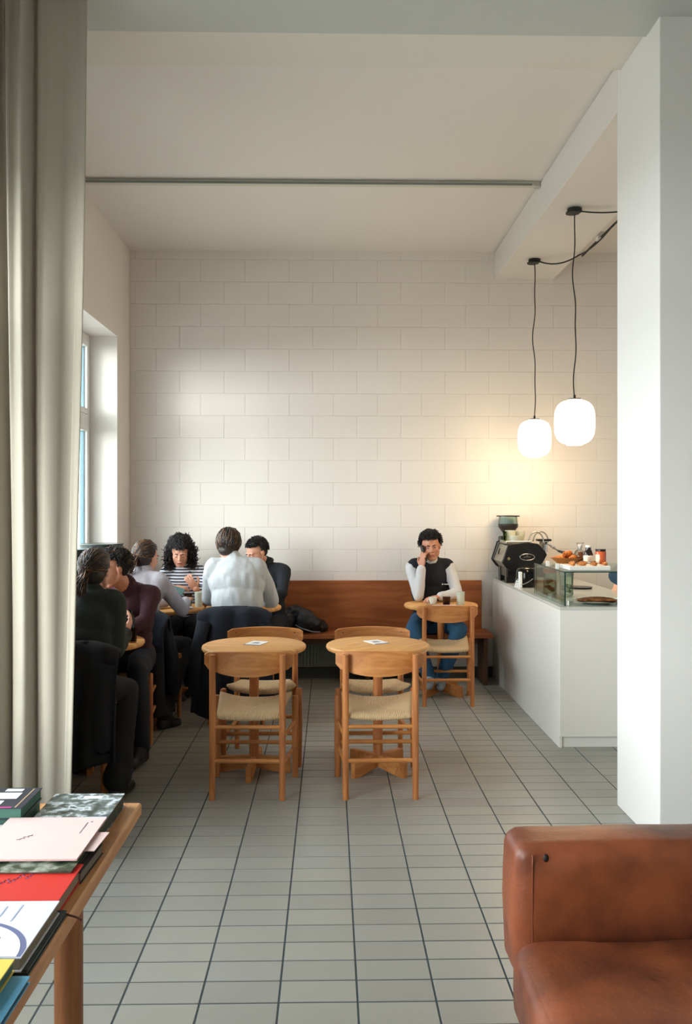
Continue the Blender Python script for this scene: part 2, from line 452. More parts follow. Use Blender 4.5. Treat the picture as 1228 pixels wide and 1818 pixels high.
# ------------------------------------------------------------------ curtain
cu = thing('curtain', 'tall pale grey-beige full length fabric curtain hanging in folds beside the room opening', 'curtain', (-1.45, 3.68, 0))
def curtain_fn(u, v):
    z = .01+3.775*v
    xr = -1.125+(.085*v**.8); xl = -1.80
    w = u
    # folds crowd to the left near the top
    w = u**(1+.35*v)
    x = xl+(xr-xl)*w
    g_ = max(0., min(1., (.80-u)/.07)); sh_ = lambda q: (abs(sin(q))**.7)*(1 if sin(q) > 0 else -1)
    amp = .075*(1-.3*v)
    tight = .5+.5*v
    ph = 2*pi*(6.6*u)+.6*v
    y = 3.70+amp*sh_(ph)*(.12+.88*g_)+.034*v*sh_(2*pi*17*u+1.2+v)*g_+.012*sin(2*pi*2.2*u+1)*(1-g_)+.012*sin(2*pi*3*u+4*v)+.01*sin(7*v+9*u)
    x += .022*cos(ph)*g_*(1-.3*v)
    return (x, y, z)
c1 = MB().grid(curtain_fn, 150, 60)
co = c1.build('cloth', CURT, cu, smooth=True, fix=False)
so = co.modifiers.new('s', 'SOLIDIFY'); so.thickness = .003
hm = MB()
def hem(u, v):
    x, y, z = curtain_fn(.955+.045*u, v); return (x+.002, y-.006, z)
ho = hm.grid(hem, 6, 60).build('side_hem', CURT, cu, smooth=True, fix=False)
so = ho.modifiers.new('s', 'SOLIDIFY'); so.thickness = .004
MB().box(-1.81, -.95, 3.685, 3.715, 3.786, 3.799).build('curtain_rail', FR, cu)

# ------------------------------------------------------------------ furniture
def make_chair(label):
    t = thing('dining_chair', label, 'chair', (0, 0, 0), 0, 'oak dining chairs with woven seats')
    for s in (-1, 1):
        m = MB(); m.cone((s*.187, -.205, 0), (s*.187, -.19, .44), .0165, .0185, 14); m.cone((s*.187, -.19, .44), (s*.187, -.197, .772), .0185, .0165, 14)
        m.v = m.v; m.build('leg', OAKZ, t, smooth='auto', world=False)
        MB().lathe((s*.226, .19, 0), [(.0165, 0), (.019, .2), (.019, .462), (.016, .47), (.008, .473)], 14).build('leg', OAKZ, t, smooth='auto', world=False)
    def bar(p, q, r=.0105):
        MB().cone(p, q, r, r, 10).build('stretcher', OAKX, t, smooth='auto', world=False)
    bar((-.187, -.197, .205), (.187, -.197, .205), .012); bar((-.226, .19, .20), (.226, .19, .20), .012)
    for s in (-1, 1):
        bar((s*.187, -.197, .325), (s*.226, .19, .325)); bar((s*.187, -.2, .185), (s*.226, .19, .185))
    bar((-.187, -.192, .385), (.187, -.192, .385), .011)
    # seat rails hidden in the weave
    m = MB(); N = 28
    def sp(u, v, low):
        U, V = 2*u-1, 2*v-1
        hx = .168+.04*v; e = max(abs(U), abs(V)); x = U*hx; y = V*.187
        z = .437+.022*v+.03*abs(U)**3*v**1.5-.012*(1-U*U)*(1-V*V)+.008*abs(U)**2
        th = .014*(max(0., 1-e**8))**.5+.006
        z += -th-.008 if low else th-.006
        # crease along the diagonals
        if not low: z -= .003*exp(-((abs(U)-abs(V))/.07)**2)
        return (x, y, z)
    m.grid(lambda u, v: sp(u, v, False), N, N); m.grid(lambda u, v: sp(u, v, True), N, N)
    # close rim
    e = []
    n1 = N+1
    rim = [j*0+i for i in range(N)]+[j*n1+N for j in range(N)]+[N*n1+i for i in range(N, 0, -1)]+[j*n1 for j in range(N, 0, -1)]
    for a, b in zip(rim, rim[1:]+rim[:1]): m.f.append((a, b, b+n1*n1, a+n1*n1)); m.mi.append(0)
    m.build('seat', CORD, t, smooth=True, world=False)
    # curved back panel
    m = MB(); n = 20; th = .017
    fr_ = []; 
    def prof(x):
        q = abs(x)/.24
        top = .788-.010*q*q - (.012*((q-.93)/.07)**2 if q > .93 else 0)
        bot = .652+.045*q**2.2+(.016*((q-.93)/.07)**2 if q > .93 else 0)
        y = -.202+.036*(x/.187)**2
        return top, bot, y
    vs = []; fs = []
    for i in range(n+1):
        x = -.24+.48*i/n; tp, bt, y = prof(x)
        vs += [(x, y, bt), (x, y, tp-.003), (x, y+.004, tp), (x, y+th-.004, tp), (x, y+th, tp-.003), (x, y+th, bt)]
    for i in range(n):
        for k in range(6): fs.append((i*6+k, i*6+(k+1) % 6, (i+1)*6+(k+1) % 6, (i+1)*6+k))
    fs += [tuple(range(5, -1, -1)), tuple(range(n*6, n*6+6))]
    m.add(vs, fs); b = m.build('backrest', OAKX, t, smooth='auto', world=False)
    for s in (-1, 1): MB().cone((s*.187, -.150, .755), (s*.187, -.147, .755), .005, .005, 8).build('plug', mat('dark_oak_plug', (120, 76, 42), .5), b, world=False)
    return t
chair0 = make_chair('oak chair with woven seat, tucked under the left front table, its back to the viewer')
chair0.location = (-.432, 4.775, 0); chair0.rotation_euler = (0, 0, radians(-2))
copy_tree(chair0, 'oak chair with woven seat, tucked under the right front table, its back to the viewer', (.272, 4.775, 0), 0)
copy_tree(chair0, 'oak chair behind the left front table, facing the viewer', (-.41, 5.34, 0), pi)
copy_tree(chair0, 'oak chair behind the right front table, facing the viewer', (.275, 5.34, 0), pi+radians(1))
copy_tree(chair0, 'oak chair with woven seat opposite the man on the phone', (.925, 6.865, 0), 0)
copy_tree(chair0, 'oak chair under the man in the pale grey sweater, covered by a navy coat', (-.67, 6.36, 0), 0)
copy_tree(chair0, 'oak chair under the woman in the lilac-grey sweater', (-1.40, 6.30, 0), radians(-25))
copy_tree(chair0, 'oak chair under the woman in dark green beside the curtain', (-1.39, 4.80, 0), 0)
copy_tree(chair0, 'oak chair under the man in the maroon sweater', (-1.40, 5.82, 0), pi)

def make_table(label):
    t = thing('round_table', label, 'table', (0, 0, 0), 0, 'round oak pedestal tables')
    MB().lathe((0, 0, 0), [(.001, .716), (.285, .716), (.300, .721), (.306, .731), (.306, .739), (.303, .746), (.296, .75), (.001, .75)], 64).build('tabletop', OAKT, t, smooth='auto', world=False)
    MB().lathe((0, 0, 0), [(.0285, .05), (.0285, .70), (.06, .702), (.06, .7155)], 20).build('post', OAKZ, t, smooth='auto', world=False)
    for k in range(2):
        R = Matrix.Rotation(k*pi/2, 3, 'Z'); m = MB()
        h = .1 if k == 0 else .098
        pr = [(-.215, 0), (-.17, 0), (0, .03), (.17, 0), (.215, 0), (.215, .088), (0, h), (-.215, .088)]
        m.prism(pr, 1, -.016, .016); m.v = [tuple(R @ Vector(p)) for p in m.v]
        m.build('foot_board', OAKX, t, world=False, bevel=.002)
    MB().box(-.22, .22, -.02, .02, .69, .7155).build('bearer', OAKX, t, world=False)
    return t
TZ = .75
t0 = make_table('round oak table at front left with a white menu card, between two empty chairs'); t0.location = (-.445, 5.06, 0); t0.rotation_euler = (0, 0, radians(-4))
copy_tree(t0, 'round oak table at front right with a white menu card, between two empty chairs', (.285, 5.07, 0), radians(45))
copy_tree(t0, 'round oak table with cups in front of the man on the phone', (.925, 7.12, 0), radians(45))
copy_tree(t0, 'round oak table mostly hidden behind the man in the pale grey sweater', (-.70, 7.0, 0), 0)
copy_tree(t0, 'round oak table beside the striped-top woman with glasses on it', (-1.315, 6.93, 0), radians(20))
copy_tree(t0, 'round oak table between the woman in dark green and the man in maroon', (-1.43, 5.21, 0), radians(10))

# menu cards
def menu(label, c, ang):
    t = thing('menu_card', label, 'menu', (c[0], c[1], TZ)); R = Matrix.Translation(c) @ Matrix.Rotation(ang, 4, 'Z')
    MB().box(-.05, .05, -.07, .07, .0008, .0035, R).build('card', PAPER, t)
    q = MB()
    for k in range(4): q.box(-.025+.002*k, .022-.004*(k % 2), -.02+.012*k, -.014+.012*k, .0036, .0042, R)
    q.build('print', GREYINK, t)
    q = MB(); q.box(-.05, .05, -.0705, -.062, .0036, .0041, R); q.build('border', INK, t)
menu('white menu card with small print on the left front table', (-.435, 5.09, TZ), radians(-20))
menu('white menu card with small print on the right front table', (.278, 5.12, TZ), radians(28))

# bench
be = thing('wall_bench', 'long built-in wooden bench with high backrest along the white block wall', 'bench', (-.3, 7.55, 0))
MB().box(XL+.02, 1.38, 7.755, 7.785, .40, .888).build('backrest', BENCHW, be, bevel=.003)
MB().box(XL+.02, 1.42, 7.40, 7.754, .415, .45).build('seat', BENCHW, be, bevel=.004)
for xx in (-1.78, -.75, .33, 1.36):
    MB().box(xx-.018, xx+.018, 7.44, 7.75, 0, .414).build('support', mat('dark_bench_support', (92, 62, 42), .6), be)
MB().box(-1.7, 1.3, 7.50, 7.53, .355, .414).build('front_rail', mat('dark_bench_support', (92, 62, 42), .6), be)
ra = thing('radiator', 'low grey ribbed radiator under the wooden bench', 'radiator', (.0, 7.68, .13))
MB().box(-.72, .30, 7.66, 7.72, .13, .335).build('panel', RADM, ra)
m = MB(); x = -.71
while x < .29: m.box(x, x+.012, 7.650, 7.662, .14, .325); x += .03
o = m.build('fin', RADM, ra); o['kind'] = 'stuff'
MB().cone((.32, 7.69, .2), (.32, 7.69, 0), .009, .009, 8).cone((.295, 7.69, .2), (.33, 7.69, .2), .012, .012, 8).build('pipe', RADM, ra)

# ------------------------------------------------------------------ service counter
CX0, CX1, CY0, CZ = 1.485, 2.20, 5.50, .912
ct = thing('service_counter', 'long white cafe counter with grey worktop beside the pillar', 'counter', (1.84, 6.65, 0))
MB().box(CX0, CX0+.02, CY0+.02, 7.30, 0, CZ-.02).build('side_panel', CWHITE, ct, bevel=.0015)
MB().box(CX0, CX0+.02, 7.305, 7.50, 0, CZ-.02).build('side_panel', CWHITE, ct, bevel=.0015)
MB().box(CX0, CX0+.02, 7.505, YW-.02, 0, CZ-.02).build('side_panel', CWHITE, ct, bevel=.0015)
MB().box(CX0, CX1, CY0, CY0+.02, .075, CZ-.02).build('end_panel', CWHITE, ct, bevel=.0015)
MB().box(CX0+.021, CX1-.01, CY0+.022, YW-.03, .075, CZ-.022).build('carcass', CWHITE, ct)
MB().box(CX0+.021, CX1-.02, CY0+.035, CY0+.05, 0, .074).build('plinth', CWHITE, ct)
MB().box(CX0-.001, CX1, CY0-.001, YW-.02, CZ-.02, CZ).build('worktop', CTOP, ct, bevel=.002)

# glass display case on the counter
gc = thing('glass_display_case', 'low green-edged glass display case on the near end of the counter', 'display case', (1.85, 5.95, CZ))
GX0, GX1, GY0, GY1, GZ = 1.53, 2.16, 5.56, 6.38, 1.13
e = .008
MB().box(GX0, GX0+e, GY0, GY1, CZ+.001, GZ).build('side_pane', GLASS, gc)
MB().box(GX0, GX1, GY0, GY1, GZ, GZ+e).build('top_pane', GLASS, gc)
MB().box(GX1-e, GX1, GY0, GY1, CZ+.001, GZ).build('side_pane', GLASS, gc)
m = MB(); m.box(GX0-.001, GX0+e+.001, GY0-.003, GY0, CZ+.001, GZ); m.box(GX0-.001, GX1, GY0-.003, GY0, GZ, GZ+e); m.box(GX0-.002, GX0, GY0, GY1, GZ, GZ+e)
m.box(GX0, GX0+.004, GY1, GY1+.003, CZ+.001, GZ)
m.build('glass_edge', GEDGE, gc)
for (x, y, z) in ((GX0+.012, GY0+.01, CZ), (GX0+.012, GY0+.45, CZ)):
    MB().box(x, x+.022, y, y+.018, z+.001, z+.034).build('clip', WHITE, gc, bevel=.002)
for (x, y) in ((GX0+.01, GY0+.50), (GX0+.01, GY0+.24)):
    MB().box(x, x+.022, y, y+.022, GZ+e, GZ+e+.035).build('clip', WHITE, gc, bevel=.002)

GT = GZ+e+.0005
PAST = mat('golden_pastry', (206, 132, 58), .5, bump=.4, bscale=60, rgb2=(168, 92, 36), vscale=30)
PASTD = mat('brown_pastry', (164, 100, 52), .55, bump=.5, bscale=60, rgb2=(88, 46, 26), vscale=40)
def croissant(m, c, L, r, ang, rr):
    R = Matrix.Rotation(ang, 3, 'Z'); n = 7
    for k in range(n):
        t = k/(n-1)*2-1
        p = Vector(c)+R @ Vector((L*t/2, -.25*L*(1-t*t), 0)); rad = r*(1-.55*t*t)
        m.ell(p, (rad*.85, rad, rad*.85), None, 10, 6)
bw = thing('pastry_bowl', 'shallow copper-coloured bowl on the glass case, piled with golden pastries', 'bowl', (1.70, 6.12, GT))
MB().lathe((1.70, 6.12, GT), [(.001, 0), (.05, 0), (.055, .006), (.115, .055), (.118, .058), (.113, .058), (.055, .012), (.001, .01)], 32).build('dish', mat('copper_wood', (176, 104, 48), .35), bw, smooth='auto')
for k, (dx, dy, dz, a) in enumerate([(-.05, 0, .056, .3), (.02, -.03, .058, 1.2), (.055, .03, .056, 2.2), (-.01, .04, .06, .1), (.0, .0, .088, .8)]):
    m = MB(); croissant(m, (1.70+dx, 6.12+dy, GT+dz), .085, .024, a, 0)
    tag(m.build('croissant', PAST, smooth=True), ['small golden croissant at the left edge of the copper bowl', 'small golden croissant at the front of the copper bowl', 'small golden croissant at the right edge of the copper bowl', 'small golden croissant at the back of the copper bowl', 'small golden croissant on top of the pile in the copper bowl'][k], 'pastry', 'croissants in the copper bowl')
ty = thing('pastry_tray', 'white box-like tray of small pastries on the front of the glass case', 'tray', (1.74, 5.74, GT))
MB().bevbox(1.585, 1.86, 5.64, 5.88, GT, GT+.028, .003).build('box', WHITE, ty)
pc = random.Random(3)
for k in range(7):
    m = MB(); x = 1.612+.037*k; y = 5.76+.062*(1 if k % 2 else -1)+pc.uniform(-.015, .015)
    croissant(m, (x, y, GT+.028+.012), .062, .014, pc.uniform(0, 3), 0)
    tag(m.build('pastry', PASTD if k % 2 else PAST, smooth=True), 'small %s pastry on the white tray, %s' % ('dark brown' if k % 2 else 'golden', ['leftmost of the front row', 'leftmost of the back row', 'second from left in the front row', 'middle one of the back row', 'third from left in the front row', 'rightmost of the back row', 'rightmost of the front row'][k]), 'pastry', 'small pastries on the white tray')
# cellophane bag
bgo = thing('cellophane_bag', 'clear cellophane bag of cookies tied with a white top, on the glass case', 'bag', (1.79, 6.1, GT))
MB().lathe((1.79, 6.1, GT), [(.03, 0), (.042, .02), (.046, .07), (.036, .10), (.012, .118), (.02, .15), (.03, .165)], 14).build('wrapper', glass('cellophane', (232, 232, 232)), bgo, smooth=True)
m = MB()
for k in range(9): m.ell((1.79+pc.uniform(-.02, .02), 6.1+pc.uniform(-.02, .02), GT+.014+.0095*k), (.019, .019, .008), None, 10, 6)
m.build('cookies', PASTD, bgo, smooth=True)
MB().lathe((1.79, 6.1, GT), [(.006, .112), (.009, .12), (.018, .148), (.012, .152)], 10).build('tie', WHITE, bgo, smooth=True)
# bottle and jar
bt = thing('syrup_bottle', 'dark brown bottle with pale label on the glass case', 'bottle', (1.775, 5.70, GT))
BXX, BYY = 1.805, 5.95
bt.location = (BXX, BYY, GT)
MB().lathe((BXX, BYY, GT), [(.001, 0), (.031, 0), (.033, .004), (.033, .088), (.024, .112), (.019, .125), (.019, .137), (.001, .138)], 24).build('body', mat('dark_brown_glass', (30, 14, 12), .08, coat=.5), bt, smooth='auto')
MB().lathe((BXX, BYY, GT), [(.001, .138), (.021, .138), (.021, .152), (.001, .153)], 24).build('cap', WHITE, bt, smooth='auto')
MB().lathe((BXX, BYY, GT), [(.0336, .028), (.0336, .082)], 24, False).build('paper_label', mat('cream_label', (232, 222, 204), .7), bt, smooth=True)
m = MB()
for k in range(3): m.box(BXX-.016, BXX+.012, BYY-.0355, BYY-.0345, GT+.042+.011*k, GT+.046+.011*k)
m.build('label_print', mat('rust_print', (176, 104, 84), .7), bt)
jr = thing('honey_jar', 'orange preserve jar with black lid and cream side label on the glass case', 'jar', (1.88, 5.93, GT))
MB().lathe((1.885, 5.93, GT), [(.001, 0), (.034, 0), (.037, .006), (.037, .105), (.033, .112), (.001, .112)], 24).build('body', mat('orange_preserve', (206, 92, 44), .15, coat=.6), jr, smooth='auto')
MB().lathe((1.885, 5.93, GT), [(.001, .112), (.0355, .112), (.0355, .126), (.001, .127)], 24).build('lid', BLACK, jr, smooth='auto')
m = MB()
m.grid(lambda u, v: (1.885+.0377*cos(pi*1.02+u*1.0), 5.93+.0377*sin(pi*1.02+u*1.0), GT+.03+.06*v), 8, 1); m.build('paper_label', mat('cream_label', (232, 222, 204), .7), jr, smooth=True)
# inside the case
for k, (x, y, r, h, colr) in enumerate([(1.605, 6.22, .048, .165, (200, 92, 60)), (1.715, 6.18, .05, .15, (150, 150, 140))]):
    g = thing('storage_jar', ['clear glass jar with orange-red lid inside the display case', 'clear glass jar with steel lid inside the display case'][k], 'jar', (x, y, CZ))
    MB().lathe((x, y, CZ+.0005), [(.001, 0), (r*.8, 0), (r, .01), (r, h), (r*.93, h), (r*.93, .008), (.001, .006)], 24).build('body', GLASS, g, smooth='auto')
    MB().lathe((x, y, CZ), [(.001, h), (r*1.02, h), (r*1.02, h+.03), (.001, h+.033)], 24).build('lid', mat('jar_lid_%s' % ['orange_red', 'steel_grey'][k], colr, .4), g, smooth='auto')
    m = MB()
    for j in range(14): m.ell((x+pc.uniform(-r*.5, r*.5), y+pc.uniform(-r*.5, r*.5), CZ+.025+pc.random()*h*.55), (.014, .014, .012), None, 8, 5)
    m.build('contents', mat('pale_biscuit', (188, 160, 136), .7), g, smooth=True)
pl = thing('serving_plate', 'greenish glass serving plate on the counter inside the display case', 'plate', (1.80, 5.66, CZ))
pl.location = (1.79, 5.72, CZ)
MB().lathe((1.79, 5.72, CZ+.0005), [(.001, 0), (.08, 0), (.09, .004), (.155, .016), (.157, .019), (.152, .019), (.088, .008), (.001, .006)], 40).build('dish', mat('green_glass_dish', (98, 122, 100), .12), pl, smooth='auto')
tart = MB()
tart.grid(lambda u, v: (1.67+.25*u, 5.66+.12*v, CZ+.022+.022*sin(pi*u)**.5*sin(pi*v)**.5+.003*noise.noise(Vector((u*14, v*8, 0)))), 30, 14)
tart.grid(lambda u, v: (1.67+.25*u, 5.66+.12*v, CZ+.016), 4, 4)
tag(tart.build('loaf', PASTD, smooth=True), 'flat dark-crusted loaf lying on the green glass plate', 'bread')
kn = thing('serving_tongs', 'white-handled tongs lying on napkins at the right end of the worktop', 'tongs', (2.02, 5.8, CZ))
MB().cone((1.93, 5.86, CZ+.012), (2.12, 5.80, CZ+.02), .007, .012, 8).build('arm', WHITE, kn)
MB().cone((1.95, 5.80, CZ+.012), (2.13, 5.76, CZ+.014), .006, .010, 8).build('arm', BLACK, kn)
tag(MB().bevbox(1.98, 2.13, 5.66, 5.78, CZ+.0005, CZ+.008, .001).build('napkin', PAPER), 'folded white napkin on the worktop right of the glass plate', 'napkin')
tag(MB().lathe((1.98, 6.75, CZ+.001), [(.001, 0), (.09, 0), (.1, .012), (.001, .014)], 24).build('tamping_mat', BLACK, smooth='auto'), 'flat black round mat on the worktop behind the display case', 'mat')

# espresso machine
em = thing('espresso_machine', 'large black and steel espresso machine at the back of the counter', 'coffee machine', (1.85, 7.25, CZ))
EX, EY0, EY1 = 1.375, 7.18, 7.60
def ep(u, v): # side outline from photo units: u px right of 870, v px above 1040, 1px = .0047 m
    return (EX+(u)*.00472-.03, CZ+(v)*.00472)
outl = [(33, 73), (68, 77.4), (87, 74.6), (99, 62), (103, 55), (95, 40), (80, 32), (48, 25.5), (38, 25.5), (30, 31), (22, 41.5)]
outl = [ep(a, b-4) for a, b in outl]
for yy in (EY0, EY1-.03):
    m = MB(); m.prism(outl, 1, yy, yy+.03); m.build('side_panel', BLACK, em, bevel=.006)
out2 = [ep(a, b-4) for a, b in [(34, 71), (68, 75), (84, 72), (90, 60), (84, 44), (46, 30), (38, 28), (31, 32), (23, 42)]]
m = MB(); m.prism(out2, 1, EY0+.031, EY1-.031); m.build('housing', STEEL, em, bevel=.004)
m = MB(); m.tube([(X_-.004, EY1, Z_) for X_, Z_ in [ep(38, 22), ep(30, 27), ep(21.5, 38), ep(32, 71), ep(40, 73)]], .007, 8); m.build('trim', BLACK, em)
m = MB(); q = ep(0, 0); m.box(1.495, 1.56, EY0+.04, EY0+.12, CZ, CZ+.13); m.build('leg', BLACK, em)
m = MB(); m.box(EX+.30, EX+.38, EY0+.04, EY0+.12, CZ, CZ+.11); m.build('leg', BLACK, em)
m = MB(); m.box(1.495, 1.56, EY1-.12, EY1-.04, CZ, CZ+.13); m.build('leg', BLACK, em)
m = MB(); m.box(1.50, EX+.45, EY0+.03, EY1-.03, CZ+.05, CZ+.13); m.build('drip_tray', BLACK, em, bevel=.004)
# oval badge
bx, bz = ep(67, 47)
m = MB(); m.tube([(bx+.062*cos(a*pi/16), EY0-.003, bz+.027*sin(a*pi/16)) for a in range(33)], .003, 6); m.build('oval_badge', CHROME, em, smooth=True)
m = MB(); m.tube([(bx+.03*t, EY0-.003, bz+.004*sin(t*9)) for t in [k/8-1 for k in range(17)]], .0016, 5); m.tube([(bx+.008*cos(a*pi/4), EY0-.003, bz+.013+.005*sin(a*pi/4)) for a in range(9)], .001, 5); m.build('badge_lettering', STEEL, em)
m = MB(); kx, kz = ep(34, 44); m.cone((kx, EY0-.012, kz), (kx, EY0, kz), .011, .013, 16); m.build('knob', mat('brass_knob', (196, 176, 120), .3, .8), em, smooth='auto')
hx, hz = ep(27, 56); m = MB(); m.tube([(hx-.008, EY0+.23, hz-.03), (hx-.004, EY0+.22, hz), (hx+.004, EY0+.22, hz+.02)], .005, 6); m.build('latch', BLACK, em)
m = MB()
for (a, b) in ((0, 0), (.05, .12)):
    x0 = EX+.315+a*1.4; m.tube([(x0+.065*(1-cos(t)), EY0+.08+b, CZ+.345+.085*sin(t)) for t in [k*pi/12 for k in range(14)]], .006, 8)
m.build('steam_pipe', STEEL, em, smooth=True)
m = MB(); m.lathe((EX+.475, EY0+.2, CZ+.25), [(.001, 0), (.035, 0), (.036, .1), (.001, .1)], 16); m.build('group_head', CHROME, em, smooth='auto')
MB().bevbox(EX+.415, EX+.535, EY0+.16, EY0+.24, CZ+.348, CZ+.366, .004).build('group_cap', BLACK, em)
m = MB(); m.tube([(EX+.51, EY0-.02, CZ+.30), (EX+.54, EY0-.05, CZ+.275)], .007, 8); m.build('filter_holder', CHROME, em)
m = MB(); m.capsule((EX+.54, EY0-.05, CZ+.275), (EX+.645, EY0-.10, CZ+.24), .010, .016, 10); m.build('handle', BLACK, em, smooth=True)
m = MB(); m.tube([(EX+.475, EY0+.17, CZ+.33), (EX+.48, EY0+.06, CZ+.335), (EX+.51, EY0-.02, CZ+.30)], .012, 8); m.build('group_arm', CHROME, em)
# grinder behind
gr = thing('coffee_grinder', 'coffee grinder with dark bean hopper and black disc lid behind the espresso machine', 'grinder', (1.61, 7.69, CZ))
gx, gy = 1.56+.0, 7.66
gx = 1.60
gr.location = (gx, gy, CZ)
MB().bevbox(gx-.07, gx+.07, gy-.02, gy+.1, CZ, CZ+.38, .01).build('body', BLACK, gr)
MB().lathe((gx, gy-.0, CZ), [(.02, .36), (.022, .375), (.088, .465), (.088, .49), (.001, .49)], 20).build('hopper_beans', mat('dark_beans', (36, 28, 26), .45, bump=.6, bscale=150), gr, smooth='auto')
MB().lathe((gx, gy-.0, CZ), [(.088, .491), (.082, .555), (.076, .555), (.082, .491)], 24).build('hopper', GLASS, gr, smooth='auto')
MB().lathe((gx, gy-.0, CZ), [(.001, .556), (.104, .556), (.104, .566), (.001, .57)], 28).build('lid', BLACK, gr, smooth='auto')
def cup(label, c, r, h, m_, handle=True, taper=.75, name='cup', group=None, saucer=False):
    t = thing(name, label, 'cup', c, 0, group)
    MB().lathe(c, [(.001, 0), (r*taper, 0), (r*taper+.002, .003), (r*.97, h*.6), (r, h), (r-.003, h), (r*.93, h*.6), (r*taper-.003, .006), (.001, .006)], 28).build('body', m_, t, smooth='auto')
    if handle:
        cc = Vector(c); pts = [cc+Vector((-(r*.9+.018*sin(a)), 0, h*.5+h*.28*cos(a))) for a in [k*pi/6 for k in range(7)]]
        MB().tube(pts, .003, 6).build('handle', m_, t, smooth=True)
    return t
zt = CZ+.344
gl = []
MB().bevbox(EX+.115, EX+.33, EY0+.035, EY0+.30, zt-.012, zt+.012, .003).build('cup_tray', STEEL, em)
zt += .0125
cup('pale stoneware cup on the espresso machine, the tall left one', (1.548, EY0+.14, zt), .045, .086, CERAM, False, .9)
cup('pale stoneware cup on the espresso machine, the right one beside the steam pipes', (1.642, EY0+.18, zt), .042, .078, CERAM, False, .7)
cup('low wide pale cup on the espresso machine, nearest the viewer', (1.578, EY0+.09, zt), .05, .042, CERAM, False, .95)
cup('narrow pale glass on the espresso machine, far left beside the hopper', (1.492, EY0+.10, zt), .016, .080, glass('pale_green_glass', (190, 200, 170)), False, .9)
# black kettle jar
kt = thing('black_canister', 'glossy black rounded canister with chrome handle, on the counter before the espresso machine', 'canister', (1.585, 6.86, CZ))
kx, ky = 1.583, 6.88; kt.location = (kx, ky, CZ)
MB().lathe((kx, ky, CZ+.0005), [(.001, 0), (.068, 0), (.076, .008), (.080, .04), (.080, .11), (.074, .14), (.058, .155), (.001, .158)], 32).build('body', BLKE, kt, smooth=True)
MB().tube([(kx-.075+.14*t, ky-.085+.012*(2*t-1)**2, CZ+.02+.075*t**1.6) for t in [k/10 for k in range(9)]], .0035, 6).build('handle', CHROME, kt, smooth=True)
MB().tube([(kx+.062*cos(a), ky+.062*sin(a), CZ+.147) for a in [k*pi/14 for k in range(29)]], .004, 6).build('rim', mat('dark_chrome', (90, 84, 70), .3, .7), kt, smooth=True)
ns = thing('cup_lid_stack', 'small leaning stack of white cup lids and cards left of the black canister', 'stack', (1.52, 6.88, CZ))
MB().bevbox(1.512, 1.535, 6.80, 6.90, CZ, CZ+.125, .003).build('card_block', PAPER, ns)
for k in range(5): MB().bevbox(1.490+.004*k, 1.514, 6.81+.01*k, 6.89, CZ+.014*k, CZ+.014*k+.011, .002).build('lid', PAPER, ns)

# ------------------------------------------------------------------ pendants
def pendant(label, x, y, zc, ph, zb=3.63):
    t = thing('pendant_lamp', label, 'lamp', (x, y, zb), 0, 'opal glass pendant lamps over the counter')
    MB().lathe((x, y, zb), [(.001, -.001), (.05, -.001), (.05, -.022), (.034, -.03), (.001, -.03)], 24).build('canopy', CABLE, t, smooth='auto')
    MB().lathe((x-.018, y-.02, zb), [(.001, -.03), (.047, -.031), (.049, -.04), (.001, -.042)], 24).build('canopy_plate', CABLE, t, smooth='auto')
    H = zb-.04-(zc+.175); m = MB()
    pts = []
    for k in range(41):
        s = k/40; e = sin(pi*s)**.5 if 0 < s < 1 else 0
        pts.append((x+e*(.010*sin(9*s+ph)+.006*sin(21*s+ph*2)), y+e*.006*sin(13*s+ph), zb-.04-H*s))
    m.tube(pts, .0042, 6); m.build('cable', CABLE, t, smooth=True)
    r, h = .139, .155
    pr = [(.02, -h-.004), (.055, -h-.004), (.06, -h+.004)]
    for k in range(17):
        a = -pi/2+pi*k/16; n_ = 3.1
        cr = abs(cos(a))**(2/n_); sr = (1 if sin(a) > 0 else -1)*abs(sin(a))**(2/n_)
        pr.append((max(r*cr, .04), h*sr))
    pr += [(.05, h+.002)]
    MB().lathe((x, y, zc), pr, 40).build('shade', OPAL, t, smooth=True)
    MB().lathe((x, y, zc), [(.001, h+.003), (.045, h+.003), (.045, h+.009), (.009, h+.012), (.008, h+.035), (.001, h+.035)], 20).build('cap', CABLE, t, smooth='auto')
    # the lamp inside
    l = bpy.data.lights.new('bulb', 'POINT'); l.energy = 9; l.color = (1, .74, .45); l.shadow_soft_size = .14
    lo = bpy.data.objects.new('bulb', l); COL.objects.link(lo); lo.parent = t; lo.location = (0, 0, zc-zb-.30)
    return t
pendant('smaller-looking lit opal pendant lamp hanging lower and farther left over the counter', 1.716, 7.15, 2.13, 0.5)
pendant('larger-looking lit opal pendant lamp hanging nearer and right over the counter', 1.70, 5.92, 2.146, 2.1)
c = thing('ceiling_cable', 'black cable looping from the farther lamp canopy to the beam conduit', 'cable', (1.716, 7.15, 3.6))
def sag(p, q, s, n=16):
    p, q = Vector(p), Vector(q); return [p.lerp(q, k/n)+Vector((0, 0, -s*4*(k/n)*(1-k/n))) for k in range(n+1)]
MB().tube(sag((1.76, 7.13, 3.605), (2.03, 6.95, 3.61), .04)+sag((2.035, 6.94, 3.61), (2.07, 6.2, 3.62), .03), .006, 6).build('wire', CABLE, c, smooth=True)
tag(MB().tube(sag((1.74, 5.90, 3.605), (2.15, 5.86, 3.62), .02), .005, 6).build('ceiling_cable', CABLE, smooth=True), 'black cable running right from the nearer lamp canopy behind the pillar', 'cable')
cn = thing('conduit', 'slim black conduit with a pale clip running along the beam edge', 'conduit', (2.075, 6.1, 3.66))
MB().cone((2.075, 7.0, 3.62), (2.075, 4.6, 3.62), .008, .008, 8).build('pipe', CABLE, cn)
MB().bevbox(2.045, 2.10, 6.5, 6.56, 3.60, 3.66, .004).build('clip', CEIL, cn)

